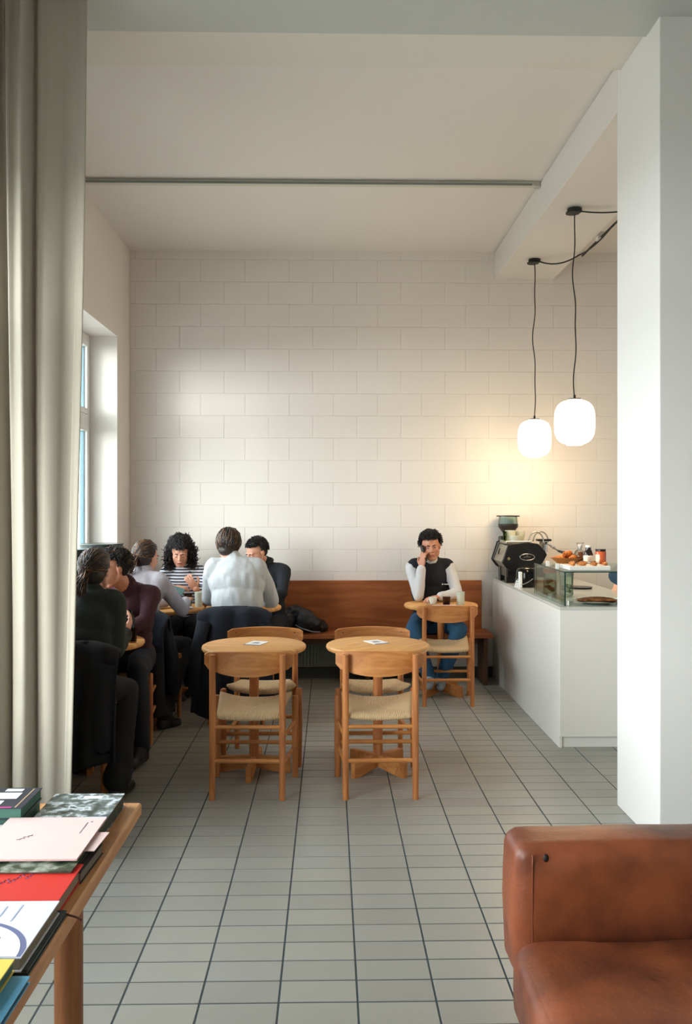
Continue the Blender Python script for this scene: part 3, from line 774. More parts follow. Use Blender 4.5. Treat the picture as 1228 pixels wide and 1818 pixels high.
# ------------------------------------------------------------------ plant pots on the sill
for k, (x, y, r, h) in enumerate([(-1.86, 7.02, .175, .27), (-1.93, 6.35, .17, .26), (-1.90, 5.70, .165, .24), (-1.93, 5.05, .165, .24)]):
    lb = ['dark green round pot on the window sill, rightmost, its rim over the corner', 'dark green round pot on the window sill, second from the right', 'dark green round pot on the window sill, third from the right', 'dark green round pot on the window sill, nearest the curtain'][k]
    t = thing('planter_bowl', lb, 'pot', (x, y, WZ0+.003), 0, 'dark bowls on the window sill')
    z0 = WZ0+.003
    MB().lathe((x, y, z0), [(.001, 0), (r*.62, 0), (r*.66, .006), (r*.97, h-.02), (r, h), (r-.008, h), (r*.95-.008, h-.03), (r*.6, .02), (.001, .015)], 36).build('bowl', GREENP, t, smooth='auto')
    MB().lathe((x, y, z0), [(r-.002, h-.002), (r+.004, h), (r+.003, h+.005), (r-.008, h+.005)], 36).build('rim', mat('pot_rim', (62, 74, 70), .3), t, smooth=True)

# ------------------------------------------------------------------ people
def V(*a): return Vector(a)
def ik(a, b, l1, l2, hint):
    a, b = Vector(a), Vector(b); d = b-a; L = min(d.length, (l1+l2)*.995); dn = d.normalized()
    x = (l1*l1-l2*l2+L*L)/(2*L); h = sqrt(max(l1*l1-x*x, 0)); hh = Vector(hint); hh = (hh-dn*hh.dot(dn)).normalized()
    return a+dn*x+hh*h
def voxel(mb, vox, smooth, fine=None):
    me = mb.mesh('tmp', [SKIN]); ob = bpy.data.objects.new('tmp', me); COL.objects.link(ob)
    r = ob.modifiers.new('r', 'REMESH'); r.mode = 'VOXEL'; r.voxel_size = vox
    if smooth:
        s = ob.modifiers.new('s', 'SMOOTH'); s.iterations = smooth; s.factor = .5
    dg = bpy.context.evaluated_depsgraph_get()
    out = bpy.data.meshes.new_from_object(ob.evaluated_get(dg)); bpy.data.objects.remove(ob)
    out.polygons.foreach_set('use_smooth', [True]*len(out.polygons)); return out
def place(me, name, mats, root, noise_amp=0, nscale=9, stretch=(1, 1, .45)):
    o = root_loc(root); out = bpy.data.objects.new(name, me)
    me.materials.clear()
    for m in mats: me.materials.append(m)
    import numpy as np
    n = len(me.vertices); co = np.empty(n*3); me.vertices.foreach_get('co', co); co = co.reshape(-1, 3)
    if noise_amp:
        nr = np.empty(n*3); me.vertex_normals.foreach_get('vector', nr); nr = nr.reshape(-1, 3)
        amp = np.array([noise.noise(p)+.5*noise.noise(p*2.3+Vector((3, 1, 2))) for p in (Vector(q) for q in co*np.array(stretch)*nscale)])
        co = co+nr*(noise_amp*amp)[:, None]
    co = co-np.array(o)[None, :]
    me.vertices.foreach_set('co', co.ravel()); me.update()
    COL.objects.link(out); out.parent = root; return out
def hand(m, wrist, d, up, side, curl=.5, spread=.12, sc=1.0):
    """d = pointing direction, up = back of the hand normal, side = +1 thumb on d x up side"""
    d = Vector(d).normalized(); up = Vector(up); up = (up-d*up.dot(d)).normalized(); s = d.cross(up)*side
    w = Vector(wrist)
    M = Matrix((s, d, up)).transposed()
    m.ell(w+d*.045*sc, (.038*sc, .05*sc, .015*sc), M, 12, 8)
    for k, (off, L) in enumerate(((.027, .072), (.0092, .080), (-.0092, .075), (-.027, .058))):
        p = w+d*.085*sc+s*off*sc; dd = (d+s*off*spread*25).normalized(); ang = 0
        for j, f in enumerate((.45, .32, .23)):
            ang += curl*(1.0 if j else .6)
            q = p+(dd*cos(ang)-up*sin(ang))*L*f*sc; m.capsule(p, q, (.0088-.0008*j)*sc, (.0082-.0008*j)*sc, 8); p = q
    p = w+d*.02*sc+s*.028*sc; q = p+(d*.55+s*.75-up*.25).normalized()*.04*sc; m.capsule(p, q, .013*sc, .0105*sc, 8)
    r = q+(d*.9+s*.25-up*.3).normalized()*.033*sc; m.capsule(q, r, .0105*sc, .0088*sc, 8)
def person(label, S):
    R = random.Random(S.get('seed', 1)); P, N, H = Vector(S['pelvis']), Vector(S['neck']), Vector(S['head'])
    k = S.get('build', 1.0)
    root = thing('person', label, 'person', (P.x, P.y, 0))
    f = Vector((*S['face'], 0)).normalized(); hf = Vector((*S.get('hface', S['face']), 0)).normalized()
    rt = Vector((f.y, -f.x, 0)); spine = (N-P); up = spine.normalized(); fw = rt.cross(up)*-1
    fw = (f-up*f.dot(up)).normalized(); MT_ = Matrix((rt, fw, up)).transposed()
    # head frame
    pit = radians(S.get('pitch', 0)); hr = Vector((hf.y, -hf.x, 0)); hF = (hf*cos(pit)-Vector((0, 0, 1))*sin(pit)); hU = hr.cross(hF)
    rol = radians(S.get('roll', 0)); hr2 = hr*cos(rol)+hU*sin(rol); hU = hU*cos(rol)-hr*sin(rol); hr = hr2
    MH = Matrix((hr, hF, hU)).transposed()
    def hp(x, y, z): return H+MH @ Vector((x, y, z))
    sw = S.get('shoulder', .19)*k
    sh = {s: N-up*.055+rt*s*sw+fw*.0 for s in (-1, 1)}
    for s, key in ((-1, 'lsh'), (1, 'rsh')):
        if key in S: sh[s] = Vector(S[key])
    hips = {s: P+rt*s*.09 for s in (-1, 1)}
    el, wr, kn_, an = {}, {}, {}, {}
    for s, n in ((-1, 'l'), (1, 'r')):
        wr[s] = Vector(S[n+'wrist']); el[s] = Vector(S[n+'elbow']) if n+'elbow' in S else ik(sh[s], wr[s], .30, .26, S.get(n+'hint', (rt.x*s*.6, rt.y*s*.6, -.7)))
        an[s] = Vector(S[n+'ankle']); kn_[s] = Vector(S[n+'knee']) if n+'knee' in S else ik(hips[s], an[s], .44, .43, (f.x, f.y, .9))
    # --- body
    b = MB()
    def head_prims(b):
        b.ell(hp(0, -.014, .028), (.073, .092, .086), MH, 20, 14)
        b.ell(hp(0, .020, -.025), (.065, .067, .086), MH, 20, 14)
        b.ell(hp(0, .046, -.088), (.030, .028, .022), MH)
        for s in (-1, 1):
            b.capsule(hp(s*.053, -.008, -.040), hp(s*.048, .004, -.064), .021, .020, 8); b.capsule(hp(s*.048, .004, -.064), hp(s*.018, .052, -.094), .020, .018, 8)
            b.ell(hp(s*.040, .055, -.022), (.020, .020, .018), MH)
            b.ell(hp(s*.076, -.010, -.002), (.010, .017, .028), MH)
            b.ell(hp(s*.030, .077, .026), (.024, .010, .008), MH)
            b.ell(hp(s*.0085, .097, -.026), (.008, .011, .008), MH)
        b.capsule(hp(0, .083, .018), hp(0, .104, -.022), .0085, .0115, 8)
        b.ell(hp(0, .086, -.052), (.022, .011, .0065), MH); b.ell(hp(0, .083, -.065), (.019, .011, .0068), MH)
    head_prims(b)
    nk = hp(0, -.02, -.07)
    b.capsule(N-up*.03, nk, .056, .052, 14)
    for t, r in ((.0, (.15, .11, .11)), (.35, (.13, .10, .13)), (.68, (.15, .105, .15)), (.85, (.14, .085, .1))):
        b.ell(P+spine*t, tuple(q*k*.92 for q in r), MT_)
    b.capsule(sh[-1]*.85+sh[1]*.15, sh[1]*.85+sh[-1]*.15, .038, .038)
    for s, n in ((-1, 'l'), (1, 'r')):
        b.capsule(sh[s]*.9+N*.1-up*.01, el[s], .034, .029); b.capsule(el[s], wr[s], .030, .025)
        d = S.get(n+'dir', (wr[s]-el[s]).normalized()); hand(b, wr[s], d, S.get(n+'up', (0, 0, 1)), S.get(n+'thumb', -s), S.get(n+'curl', .45), sc=S.get('hand', 1.0))
        b.capsule(hips[s], kn_[s], .075, .05); b.capsule(kn_[s], an[s]-V(0, 0, .02), .05, .028)
        b.capsule(an[s]-V(0, 0, .045), an[s]+Vector(S.get('foot', (f.x, f.y, 0)))*.10-V(0, 0, .058), .022, .016)
    me = voxel(b, .0042, 4)
    ob = place(me, 'body', [S.get('skin', SKIN), LIP], root)
    ro = root_loc(root); lc = hp(0, .095, -.059)-ro
    inv = MH.transposed()
    for p in me.polygons:
        q = inv @ (p.center-lc)
        if abs(q.x) < .021 and abs(q.z) < .0085-abs(q.x)*.2 and q.y > -.016: p.material_index = 1
    # eyes and brows
    HC_ = S['hair']
    for s in (-1, 1):
        e = MB(); e.ell(hp(s*.030, .0765, .004), (.0120, .008, .0052 if not S.get('down') else .003), MH, 12, 8); eo = e.build('eye', S.get('skin', SKIN) if S.get('down') else EYEW, ob.parent, smooth=True)
        e = MB(); e.ell(hp(s*.030, .0835, .004 if not S.get('down') else -.003), (.0050 if not S.get('down') else .012, .0022, .0048 if not S.get('down') else .0015), MH, 10, 6); e.build('iris', EYED, eo, smooth=True)
        e = MB(); e.tube([hp(s*.013, .089, .022), hp(s*.028, .0885, .027), hp(s*.046, .076, .024)], .0032, 6); e.build('eyebrow', HC_, root, smooth=True)
    # --- shirt
    def shirt(m, g, arms=True):
        for t, r in ((.02, (.165, .125, .10)), (.25, (.145, .115, .13)), (.5, (.155, .118, .15)), (.72, (.168, .115, .14)), (.86, (.15, .092, .085))):
            m.ell(P+spine*t+fw*(-.012 if t > .4 else 0), tuple(q*k+g for q in r), MT_, 20, 12)
        for s in (-1, 1): m.capsule(N-up*.045-fw*.012, sh[s]+up*.008-rt*s*.02, .058*k+g, .052*k+g); m.ell(sh[s]*.86+(P+spine*.6)*.14, (.062*k+g, .066*k+g, .08*k+g), MT_)
        m.capsule(N-up*.05, N+(nk-N)*.34, .075+g, .060+g, 14)
        if arms:
            for s in (-1, 1):
                m.capsule(sh[s]-rt*s*.008, el[s], .050*k+g, .041*k+g); e2 = el[s].lerp(wr[s], S.get('cuff', .93)); m.capsule(el[s], e2, .043*k+g, .033+g)
    m = MB(); shirt(m, S.get('fit', .006)); 
    so_ = place(voxel(m, .010, 4), S.get('topname', 'sweater'), [S['top']], root, S.get('wr', .006), 13)
    if S.get('collar'):
        cc = N+up*.03; m = MB(); m.tube([cc+rt*.062*cos(a)+fw*(.058*sin(a)+.01)+up*.012*sin(a)*-1 for a in [j*pi/10 for j in range(21)]], .013, 8); m.build('collar', S['top'], root, smooth=True)
    if 'vest' in S:
        m = MB()
        for t, r in ((.02, (.168, .128, .10)), (.25, (.15, .12, .13)), (.5, (.158, .122, .15)), (.72, (.166, .118, .14)), (.86, (.145, .095, .085))):
            m.ell(P+spine*t+fw*-.006, tuple(q*k+.014 for q in r), MT_, 20, 12)
        
        for s in (-1, 1): m.capsule(N-up*.045-fw*.012, sh[s]*.9+sh[-s]*.1+up*.008, .074, .070); m.capsule(N-up*.05, N+up*.02, .085, .072, 14)
        place(voxel(m, .010, 3), 'vest', [S['vest']], root, .003, 8)
        lg = MB(); base = P+spine*.66+fw*.146*k-rt*.085
        lg.ell(base+rt*.0, (.006, .003, .006), MT_); lg.box(-.055, -.012, -.0, .004, -.003, .003, Matrix.Translation(base) @ MT_.to_4x4()); lg.build('chest_mark', PAPER, root)
    # --- trousers
    m = MB(); m.ell(P+V(0, 0, -.0), (.17*k, .135*k, .12), MT_, 20, 12)
    for s in (-1, 1):
        m.capsule(hips[s], kn_[s], .092*k, .068); m.capsule(kn_[s], an[s]+V(0, 0, .015), .068, S.get('leghem', .056))
    place(voxel(m, .012, 3), 'trousers', [S['legs']], root, .006, 10)
    fd = Vector(S.get('foot', (f.x, f.y, 0)))
    for s in (-1, 1):
        m = MB(); m.capsule(an[s]-V(0, 0, .02), an[s]-V(0, 0, .05)-fd*.03, .045, .036); m.capsule(an[s]-V(0, 0, .05)-fd*.03, an[s]+fd*.15-V(0, 0, .055), .036, .032)
        m.capsule(an[s]+V(0, 0, .02), an[s]+fd*.06-V(0, 0, .035), .048, .040)
        me_ = voxel(m, .009, 3); z = min(v.co.z for v in me_.vertices)
        place(me_, 'shoe', [S['shoes']], root)
    # --- hair
    st = S.get('style', 'short'); m = MB(); cap = MB()
    hy = .012 if st in ('curly_short', 'short') else .016
    cap.ell(hp(0, -.024, .038), (.081+hy*.3, .095+hy*.3, .090+hy*.4), MH, 24, 16)
    if st != 'short' and st != 'curly_short': cap.ell(hp(0, -.045, -.005), (.078, .07, .085), MH, 20, 14)
    if st == 'bob': cap.ell(hp(0, -.055, -.045), (.062, .045, .06), MH, 20, 14)
    if st in ('short', 'curly_short'): cap.ell(hp(0, -.048, -.0), (.070, .055, .065), MH, 20, 14)
    cm = voxel(cap, .006, 1); ro = root_loc(root)
    # cut the face free
    import bmesh
    bm = bmesh.new(); bm.from_mesh(cm); kill = []
    hl = .080 if st in ('short', 'curly_short', 'curly_long') else .062
    for v in bm.verts:
        q = inv @ (v.co-H)
        if q.y > .005 and q.z < hl-(.0 if q.y > .05 else 0)+(.0): kill.append(v)
        elif q.z < -.02 and q.y > -.02 and st in ('short', 'curly_short'): kill.append(v)
    bmesh.ops.delete(bm, geom=kill, context='VERTS'); bm.to_mesh(cm); bm.free()
    tot = MB(); tot.add([v.co.copy() for v in cm.vertices], [tuple(p.vertices) for p in cm.polygons])
    def okdir(q):
        return not (q.y > .1 and q.z < (.40+.12*q.y if st in ('short', 'curly_short', 'curly_long') else .50)) and q.z > (-.35 if st in ('short', 'curly_short') else -.75) and not (st in ('short', 'curly_short') and q.z < -.05 and q.y > -.25)
    cnt = {'short': 1300, 'curly_short': 1500, 'curly_long': 1700, 'tied': 900, 'bob': 1000}[st]
    RX, RY, RZ, ZO = .081, .098, .094, .032
    def onh(q, g): return hp(0, -.021, ZO)+MH @ Vector((q.x*(RX+g), q.y*(RY+g), q.z*(RZ+g)))
    c = 0
    while c < cnt:
        q = Vector((R.gauss(0, 1), R.gauss(0, 1), R.gauss(0, 1))).normalized()
        if not okdir(q): continue
        c += 1
        if S.get('bald') and q.z > .55 and q.y > -.35 and R.random() < .75: continue
        lock = noise.noise(q*5)
        pts = []
        if st in ('tied', 'bob'):
            if st == 'tied': tg = Vector((0, -1, -.28)).normalized(); n_ = 9; T_ = 1
            else: tg = Vector((q.x*1.1+R.gauss(0, .1), min(q.y, -.1 if abs(q.x) < .6 else .15)*.9-.1, -1.15)).normalized(); n_ = 9; T_ = R.uniform(.72, 1.12)
            ph_ = R.uniform(0, 6)
            for j in range(n_):
                t = T_*j/(n_-1); d_ = q.lerp(tg, t)
                if d_.length < .15: break
                d_ = d_.normalized(); g = .002+.005*lock+.003*sin(ph_+t*7)+(.012*t*(1-t) if st == 'tied' else .016*t)
                pts.append(onh(d_, g)+Vector([R.gauss(0, .0012) for _ in range(3)]))
            th = .0042
        else:
            p = onh(q, -.006); n = (MH @ q).normalized()
            ax_ = Vector([R.gauss(0, 1) for _ in range(3)]).normalized(); u_ = n.cross(ax_).normalized(); w_ = n.cross(u_)
            if st == 'short': L, cr, tw, th = .022, .003, 1.5, .0034
            elif st == 'curly_short': L, cr, tw, th = (.034 if S.get('vol') else .026), .0065, 7, .0040
            else: L, cr, tw, th = .045, .010, 9, .0042
            L *= .8+.5*(lock+.5); drop = {'short': -.45, 'curly_short': -.15, 'curly_long': -.55}[st]
            fwd = MH @ Vector((0, .5 if q.y > .1 and q.z > .3 else -.1, 0)); dn_ = (n+MH @ Vector((0, 0, drop))+fwd*(.9 if st != 'curly_long' else .2)+Vector([R.gauss(0, .25) for _ in range(3)])).normalized()
            for j in range(8):
                t = j/7; a_ = tw*t; pts.append(p+dn_*L*t+(u_*cos(a_)+w_*sin(a_))*cr*min(1, t*3)-(u_)*0)
        if len(pts) < 3: continue
        tot.cur = 1 if noise.noise(q*4+Vector((7, 3, 1)))+R.gauss(0, .15) > .55-1.3*S.get('streak', .25) else 0
        tot.tube(pts, th, 4, th*.5)
    if st == 'curly_long':
        for a in range(900):
            s_ = R.choice((-1, 1)); top = R.random() < .2
            c0 = hp(s_*R.uniform(.065, .125), R.uniform(-.07, .03), R.uniform(-.15, .04)) if not top else hp(R.uniform(-.05, .05), R.uniform(-.06, .03), R.uniform(.11, .15))
            cur = c0; pts = [c0]
            a0_ = R.uniform(0, 6); dd_ = Vector((R.gauss(0, .5), R.gauss(0, .5), R.gauss(-.6, .5))).normalized(); uu = dd_.orthogonal().normalized(); ww = dd_.cross(uu)
            for j in range(9): pts.append(c0+dd_*.045*j/8+(uu*cos(a0_+j*1.1)+ww*sin(a0_+j*1.1))*.009)
            tot.cur = 0; tot.tube(pts, .0042, 4, .002)
    if st in ('tied',):
        for a in range(170):
            p = hp(R.gauss(0, .012), -.118+R.gauss(0, .008), -.02+R.gauss(0, .010)); pts = [p]; cur = p
            for j in range(6): cur = cur+MH @ Vector((R.gauss(0, .005), -.004+R.gauss(0, .004)+(.01 if j < 2 else 0)*-1, -.018)); pts.append(cur)
            tot.cur = 1 if R.random() < .6 else 0; tot.tube(pts, .004, 4, .0015)
    if S.get('beard'):
        for a in range(300):
            t = R.uniform(-1, 1); z = R.uniform(0, 1); x = .058*sin(t*1.35); y = .01+.066*cos(t*1.35)*.9; zz = -.048-.045*z-.012*(1-abs(t))
            p = hp(x*(1-.25*z), y*(1-.05*z)+.008, zz)
            if abs(t) < .25 and z < .35: continue
            tot.cur = 0; tot.tube([p, p+(MH @ Vector((x, y, -.03))).normalized()*.008], .004, 4, .002)
    tot.mi = tot.mi
    h_ = tot.build('hair', [HC_, S.get('hair2', HC_)], root, smooth=True, fix=False)
    return root
BLACKH = mat('black_hair', (24, 20, 20), .5); BRN = mat('brown_hair', (66, 44, 32), .45); BRN2 = mat('light_brown_hair', (118, 82, 52), .45); AUB = mat('auburn_hair', (104, 66, 38), .45)
DKB = mat('dark_brown_hair', (46, 34, 30), .45); GRYH = mat('greying_hair', (96, 90, 90), .45)
NAVY = mat('navy_cloth', (22, 27, 38), .9, bump=.3, bscale=300); BLKC = mat('black_cloth', (20, 20, 24), .9)
JEAN = mat('blue_jeans', (38, 84, 118), .85, bump=.3, bscale=300, var=.2); DJEAN = mat('dark_jeans', (26, 34, 50), .9)
LGREY = mat('light_grey_jersey', (206, 206, 208), .9, bump=.3, bscale=200)
PSWEAT = mat('pale_grey_sweater', (196, 200, 204), .9, bump=.4, bscale=160); LILAC = mat('lilac_grey_wool', (182, 176, 184), .95, bump=.6, bscale=120, var=.08, vscale=30)
MAROON = mat('maroon_wool', (66, 36, 46), .95, bump=.5, bscale=160); DGREEN = mat('dark_green_wool', (40, 46, 42), .95, bump=.6, bscale=160)
SHIRTB = mat('dark_shirt', (30, 34, 42), .9); DENIM = mat('denim_shirt', (52, 78, 108), .85); SNEAK = mat('grey_sneaker', (150, 162, 172), .7); BOOT = mat('black_boot', (20, 18, 20), .5)
VESTM = mat('black_vest', (22, 24, 32), .9)
person('man in a black vest over pale sleeves, holding a phone to his ear', dict(
    pelvis=(.88, 7.47, .56), neck=(.875, 7.42, 1.09), head=(.868, 7.34, 1.212), face=(0, -1), hface=(-.05, -1), pitch=6, roll=-6, build=1.0, shoulder=.175,
    rwrist=(.782, 7.265, 1.045), relbow=(.752, 7.25, .80), rdir=(.08, -.02, 1), rup=(-.75, -.6, 0), rthumb=-1, rcurl=.55,
    lwrist=(.93, 7.22, .80), lelbow=(1.085, 7.28, .815), lup=(0, 0, 1), lankle=(.93, 7.12, .11), rankle=(.81, 6.98, .15), rknee=(.69, 7.03, .55), lknee=(1.07, 7.03, .55), foot=(-.2, -.9, .2),
    top=LGREY, topname='shirt', vest=VESTM, legs=JEAN, shoes=SNEAK, hair=BLACKH, style='curly_short', seed=3, hairline=.052, vol=1, skin=SKIN2, hand=1.0))
person('man in a pale grey sweater seen from behind, leaning over the group table', dict(
    pelvis=(-.67, 6.33, .56), neck=(-.71, 6.50, 1.15), head=(-.765, 6.54, 1.265), face=(-.05, 1), hface=(.25, 1), pitch=22, build=1.2, shoulder=.150,
    rwrist=(-.52, 6.86, .80), relbow=(-.45, 6.60, .84), lwrist=(-.84, 6.90, .80), lelbow=(-.93, 6.64, .85), lankle=(-.80, 6.72, .1), rankle=(-.56, 6.72, .1),
    top=PSWEAT, legs=DJEAN, shoes=BOOT, hair=DKB, hair2=BRN2, streak=.22, style='bob', seed=5, fit=.010, wr=.010))
person('bearded man in a dark shirt on the bench, looking down to the left', dict(
    pelvis=(-.52, 7.50, .56), neck=(-.55, 7.42, 1.06), head=(-.625, 7.34, 1.165), face=(-.35, -1), hface=(-.8, -.75), pitch=24, shoulder=.18,
    rwrist=(-.78, 7.18, .80), lwrist=(-.62, 7.14, .80), lelbow=(-.40, 7.26, .83), lankle=(-.42, 7.1, .1), rankle=(-.62, 7.1, .1),
    top=SHIRTB, topname='shirt', collar=True, legs=NAVY, shoes=BOOT, hair=BLACKH, style='short', beard=True, down=True, seed=7))
person('woman with big dark curls in a navy and white striped top', dict(
    pelvis=(-1.25, 7.50, .56), neck=(-1.26, 7.41, 1.045), head=(-1.275, 7.34, 1.165), face=(.05, -1), hface=(.1, -1), pitch=22, build=.93, shoulder=.175,
    rwrist=(-1.32, 7.20, .885), relbow=(-1.50, 7.32, .84), rdir=(1, -.2, .05), rup=(0, 0, 1), lwrist=(-1.12, 7.18, .87), lelbow=(-1.03, 7.33, .82), ldir=(-.45, -.2, .8), lup=(.2, -1, .2), lcurl=.7, lankle=(-1.15, 7.1, .1), rankle=(-1.35, 7.1, .1), cuff=.72,
    top=stripe_mat(), topname='striped_top', legs=NAVY, shoes=BOOT, hair=BLACKH, style='curly_long', down=True, seed=11, wr=.003))
person('woman with tied auburn hair in a lilac-grey sweater, turned away toward the group table', dict(
    pelvis=(-1.42, 6.30, .56), neck=(-1.385, 6.42, 1.06), head=(-1.375, 6.47, 1.175), face=(.45, .9), hface=(.55, .85), pitch=10, build=1.0, shoulder=.17,
    rwrist=(-1.12, 6.70, .82), relbow=(-1.12, 6.50, .78), lwrist=(-1.30, 6.86, .80), lankle=(-1.25, 6.75, .1), rankle=(-1.16, 6.02, .09), rknee=(-1.1, 6.55, .5), foot=(.5, .8, -.1),
    top=LILAC, legs=BLKC, shoes=BOOT, hair=DKB, hair2=BRN2, streak=.3, style='tied', seed=13, fit=.012, wr=.006))
person('curly-haired man in a maroon sweater facing left behind the woman in dark green', dict(
    pelvis=(-1.33, 5.76, .56), neck=(-1.30, 5.58, 1.045), head=(-1.372, 5.46, 1.165), face=(-.25, -1), hface=(-.85, -.65), pitch=12, shoulder=.17,
    rwrist=(-1.42, 5.32, .80), lwrist=(-1.27, 5.30, .79), lelbow=(-1.165, 5.46, .84), lankle=(-1.14, 5.22, .09), rankle=(-1.45, 5.35, .09), lknee=(-1.2, 5.38, .52),
    top=MAROON, legs=NAVY, shoes=BOOT, hair=BLACKH, hair2=BRN2, streak=.08, style='curly_short', seed=17, skin=SKIN2, down=True))
person('woman in a dark green sweater seen from behind, seated closest to the curtain', dict(
    pelvis=(-1.37, 4.78, .56), neck=(-1.36, 4.86, 1.08), head=(-1.325, 4.90, 1.195), face=(.1, 1), hface=(.3, 1), pitch=6, build=1.02, shoulder=.165,
    rwrist=(-1.20, 5.06, .815), relbow=(-1.205, 4.83, .76), rdir=(.15, .5, .6), rup=(1, 0, 0), rthumb=-1, rcurl=.5, lwrist=(-1.5, 5.1, .80), lankle=(-1.45, 5.0, .1), rankle=(-1.135, 4.60, .095), rknee=(-1.17, 4.98, .50), foot=(.25, .9, -.05),
    top=DGREEN, legs=BLKC, shoes=BOOT, hair=DKB, hair2=BRN2, streak=.12, style='tied', seed=19, fit=.012, leghem=.075))
person('person in a blue denim shirt standing behind the counter, mostly hidden by the pillar', dict(
    pelvis=(2.44, 6.42, .95), neck=(2.35, 6.36, 1.40), head=(2.32, 6.34, 1.54), face=(-1, -.2), pitch=20,
    rwrist=(2.25, 6.60, .99), lwrist=(2.24, 6.02, .97), relbow=(2.33, 6.66, 1.12), lelbow=(2.10, 6.24, 1.05), lankle=(2.5, 6.32, .09), rankle=(2.5, 6.52, .09), lknee=(2.47, 6.32, .5), rknee=(2.47, 6.52, .5),
    top=DENIM, topname='denim_shirt', legs=BLKC, shoes=BOOT, hair=BRN, style='short', seed=23, fit=.016))

# phone etc
ph = thing('phone', 'dark phone held to the ear of the man in the vest', 'phone', (.80, 7.25, 1.17))
MB().bevbox(-.006, .006, -.035, .035, -.07, .07, .003, Matrix.Translation((.800, 7.296, 1.160)) @ Matrix.Rotation(radians(-14), 4, 'Y') @ Matrix.Rotation(radians(12), 4, 'Z')).build('case', BLACK, ph)
ph = thing('phone', 'teal-backed phone held low by the woman in the striped top', 'phone', (-1.26, 7.15, .86))
MB().bevbox(-.04, .04, -.07, .07, -.004, .004, .003, Matrix.Translation((-1.275, 7.13, .862)) @ Matrix.Rotation(radians(50), 4, 'X') @ Matrix.Rotation(radians(70), 4, 'Z')).build('case', mat('teal_case', (88, 118, 116), .4), ph)

# coats on chairs, bag on bench
def coat(label, cx, cy, ang, wt, wb_, zb, m_, seed, name='coat', cat='coat', z1=.80):
    R = Matrix.Rotation(ang, 3, 'Z'); t = thing(name, label, cat, (cx, cy, 0), ang)
    def fn(u, v):
        U = 2*u-1
        if v < .12: q = v/.12; y = -.145+.01*(1-q); z = .60+(z1-.60)*q; w = wt*.9
        elif v < .2: q = (v-.12)/.08; a = pi*q; y = -.185+.04*cos(a); z = z1+.03*sin(a); w = wt
        else: q = (v-.2)/.8; y = -.228-.05*sin(pi*q*.6)-.03*q; z = z1+(zb-z1)*q; w = wt+(wb_-wt)*q
        fold = (.010+.022*max(0, (v-.2)))*sin(U*9+seed+2*v)+.012*sin(U*21+seed*2)*max(0, v-.15)
        y += fold+.04*abs(U)**3*(.6)
        z += (.02*sin(U*5+seed) if v > .9 else 0)-.05*abs(U)**4*(1 if v < .3 else 0)
        return tuple(Vector((U*w/2, y, z)))
    o = MB().grid(fn, 60, 50).build('shell', m_, t, smooth=True, world=False, fix=False)
    s = o.modifiers.new('s', 'SOLIDIFY'); s.thickness = .016
    m = MB(); m.tube([(-wt/2*.8, -.24, z1-.06), (-wt/2*1.02, -.27, z1-.3), (-wt/2*1.05, -.28, zb+.15)], .05, 10, .042); m.build('sleeve', m_, t, smooth=True, world=False)
    m = MB(); m.tube([(wt/2*U, -.20+.01*cos(U*3), z1+.025) for U in [k/8-1 for k in range(17)] if abs(U) < .5], .022, 8); m.build('collar', m_, t, smooth=True, world=False)
    return t
coat('long navy coat draped over the chair back of the man in the pale grey sweater', -.685, 6.36, 0, .52, .60, .09, mat('navy_coat', (24, 30, 42), .92, bump=.4, bscale=200), 1.0)
coat('black coat hanging over the chair of the woman in the lilac-grey sweater', -1.37, 6.30, radians(-14), .54, .60, .10, mat('black_coat', (20, 24, 32), .92, bump=.4, bscale=200), 2.3)
coat('long black coat hanging over the chair nearest the curtain', -1.385, 4.80, 0, .50, .52, .20, mat('black_wool_coat', (16, 16, 20), .95), 4.0)
coat('dark navy coat over the chair back of the man in the maroon sweater', -1.38, 5.82, pi, .52, .54, .10, mat('navy_coat', (24, 30, 42), .92), 5.0)
bgx = thing('black_jacket', 'black jacket heaped on the wooden bench beside the bearded man', 'jacket', (-.24, 7.58, .45))
m = MB()
for k, (dx, dz, r) in enumerate([(-.14, .09, .11), (-.06, .12, .12), (.02, .10, .11), (.10, .06, .085), (.16, .04, .06), (-.2, .06, .08)]): m.ell((-.24+dx, 7.58+.03*sin(k*2), .452+dz), (r, .12, r*.95), None, 14, 10)
mj = voxel(m, .012, 2)
for v in mj.vertices: v.co.z = max(v.co.z, .452)
place(mj, 'body', [mat('black_nylon', (20, 22, 30), .5)], bgx, .02, 12, (1, 1, 1))
for v in mj.vertices: v.co.z = max(v.co.z, .002)
MB().tube([(-.30, 7.44, .53), (-.24, 7.43, .50), (-.15, 7.42, .475), (-.08, 7.43, .47)], .006, 6).build('piping', mat('grey_piping', (120, 126, 140), .5), bgx, smooth=True)
sc_ = thing('wool_scarf', 'bundle of grey and white scarf hanging behind the woman in the lilac-grey sweater', 'scarf', (-1.29, 6.1, .82))
m = MB(); rr = random.Random(2)
for k in range(9): m.ell((-1.33+.018*k, 6.12+rr.uniform(-.01, .02), .80+.03*sin(k*.7)-.012*k*.5), (.035, .04, .045), None, 12, 8)
place(voxel(m, .007, 2), 'knit', [mat('scarf_knit', (150, 156, 164), .95, bump=.9, bscale=60, rgb2=(90, 96, 104), vscale=40)], sc_, .008, 30, (1, 1, 1))

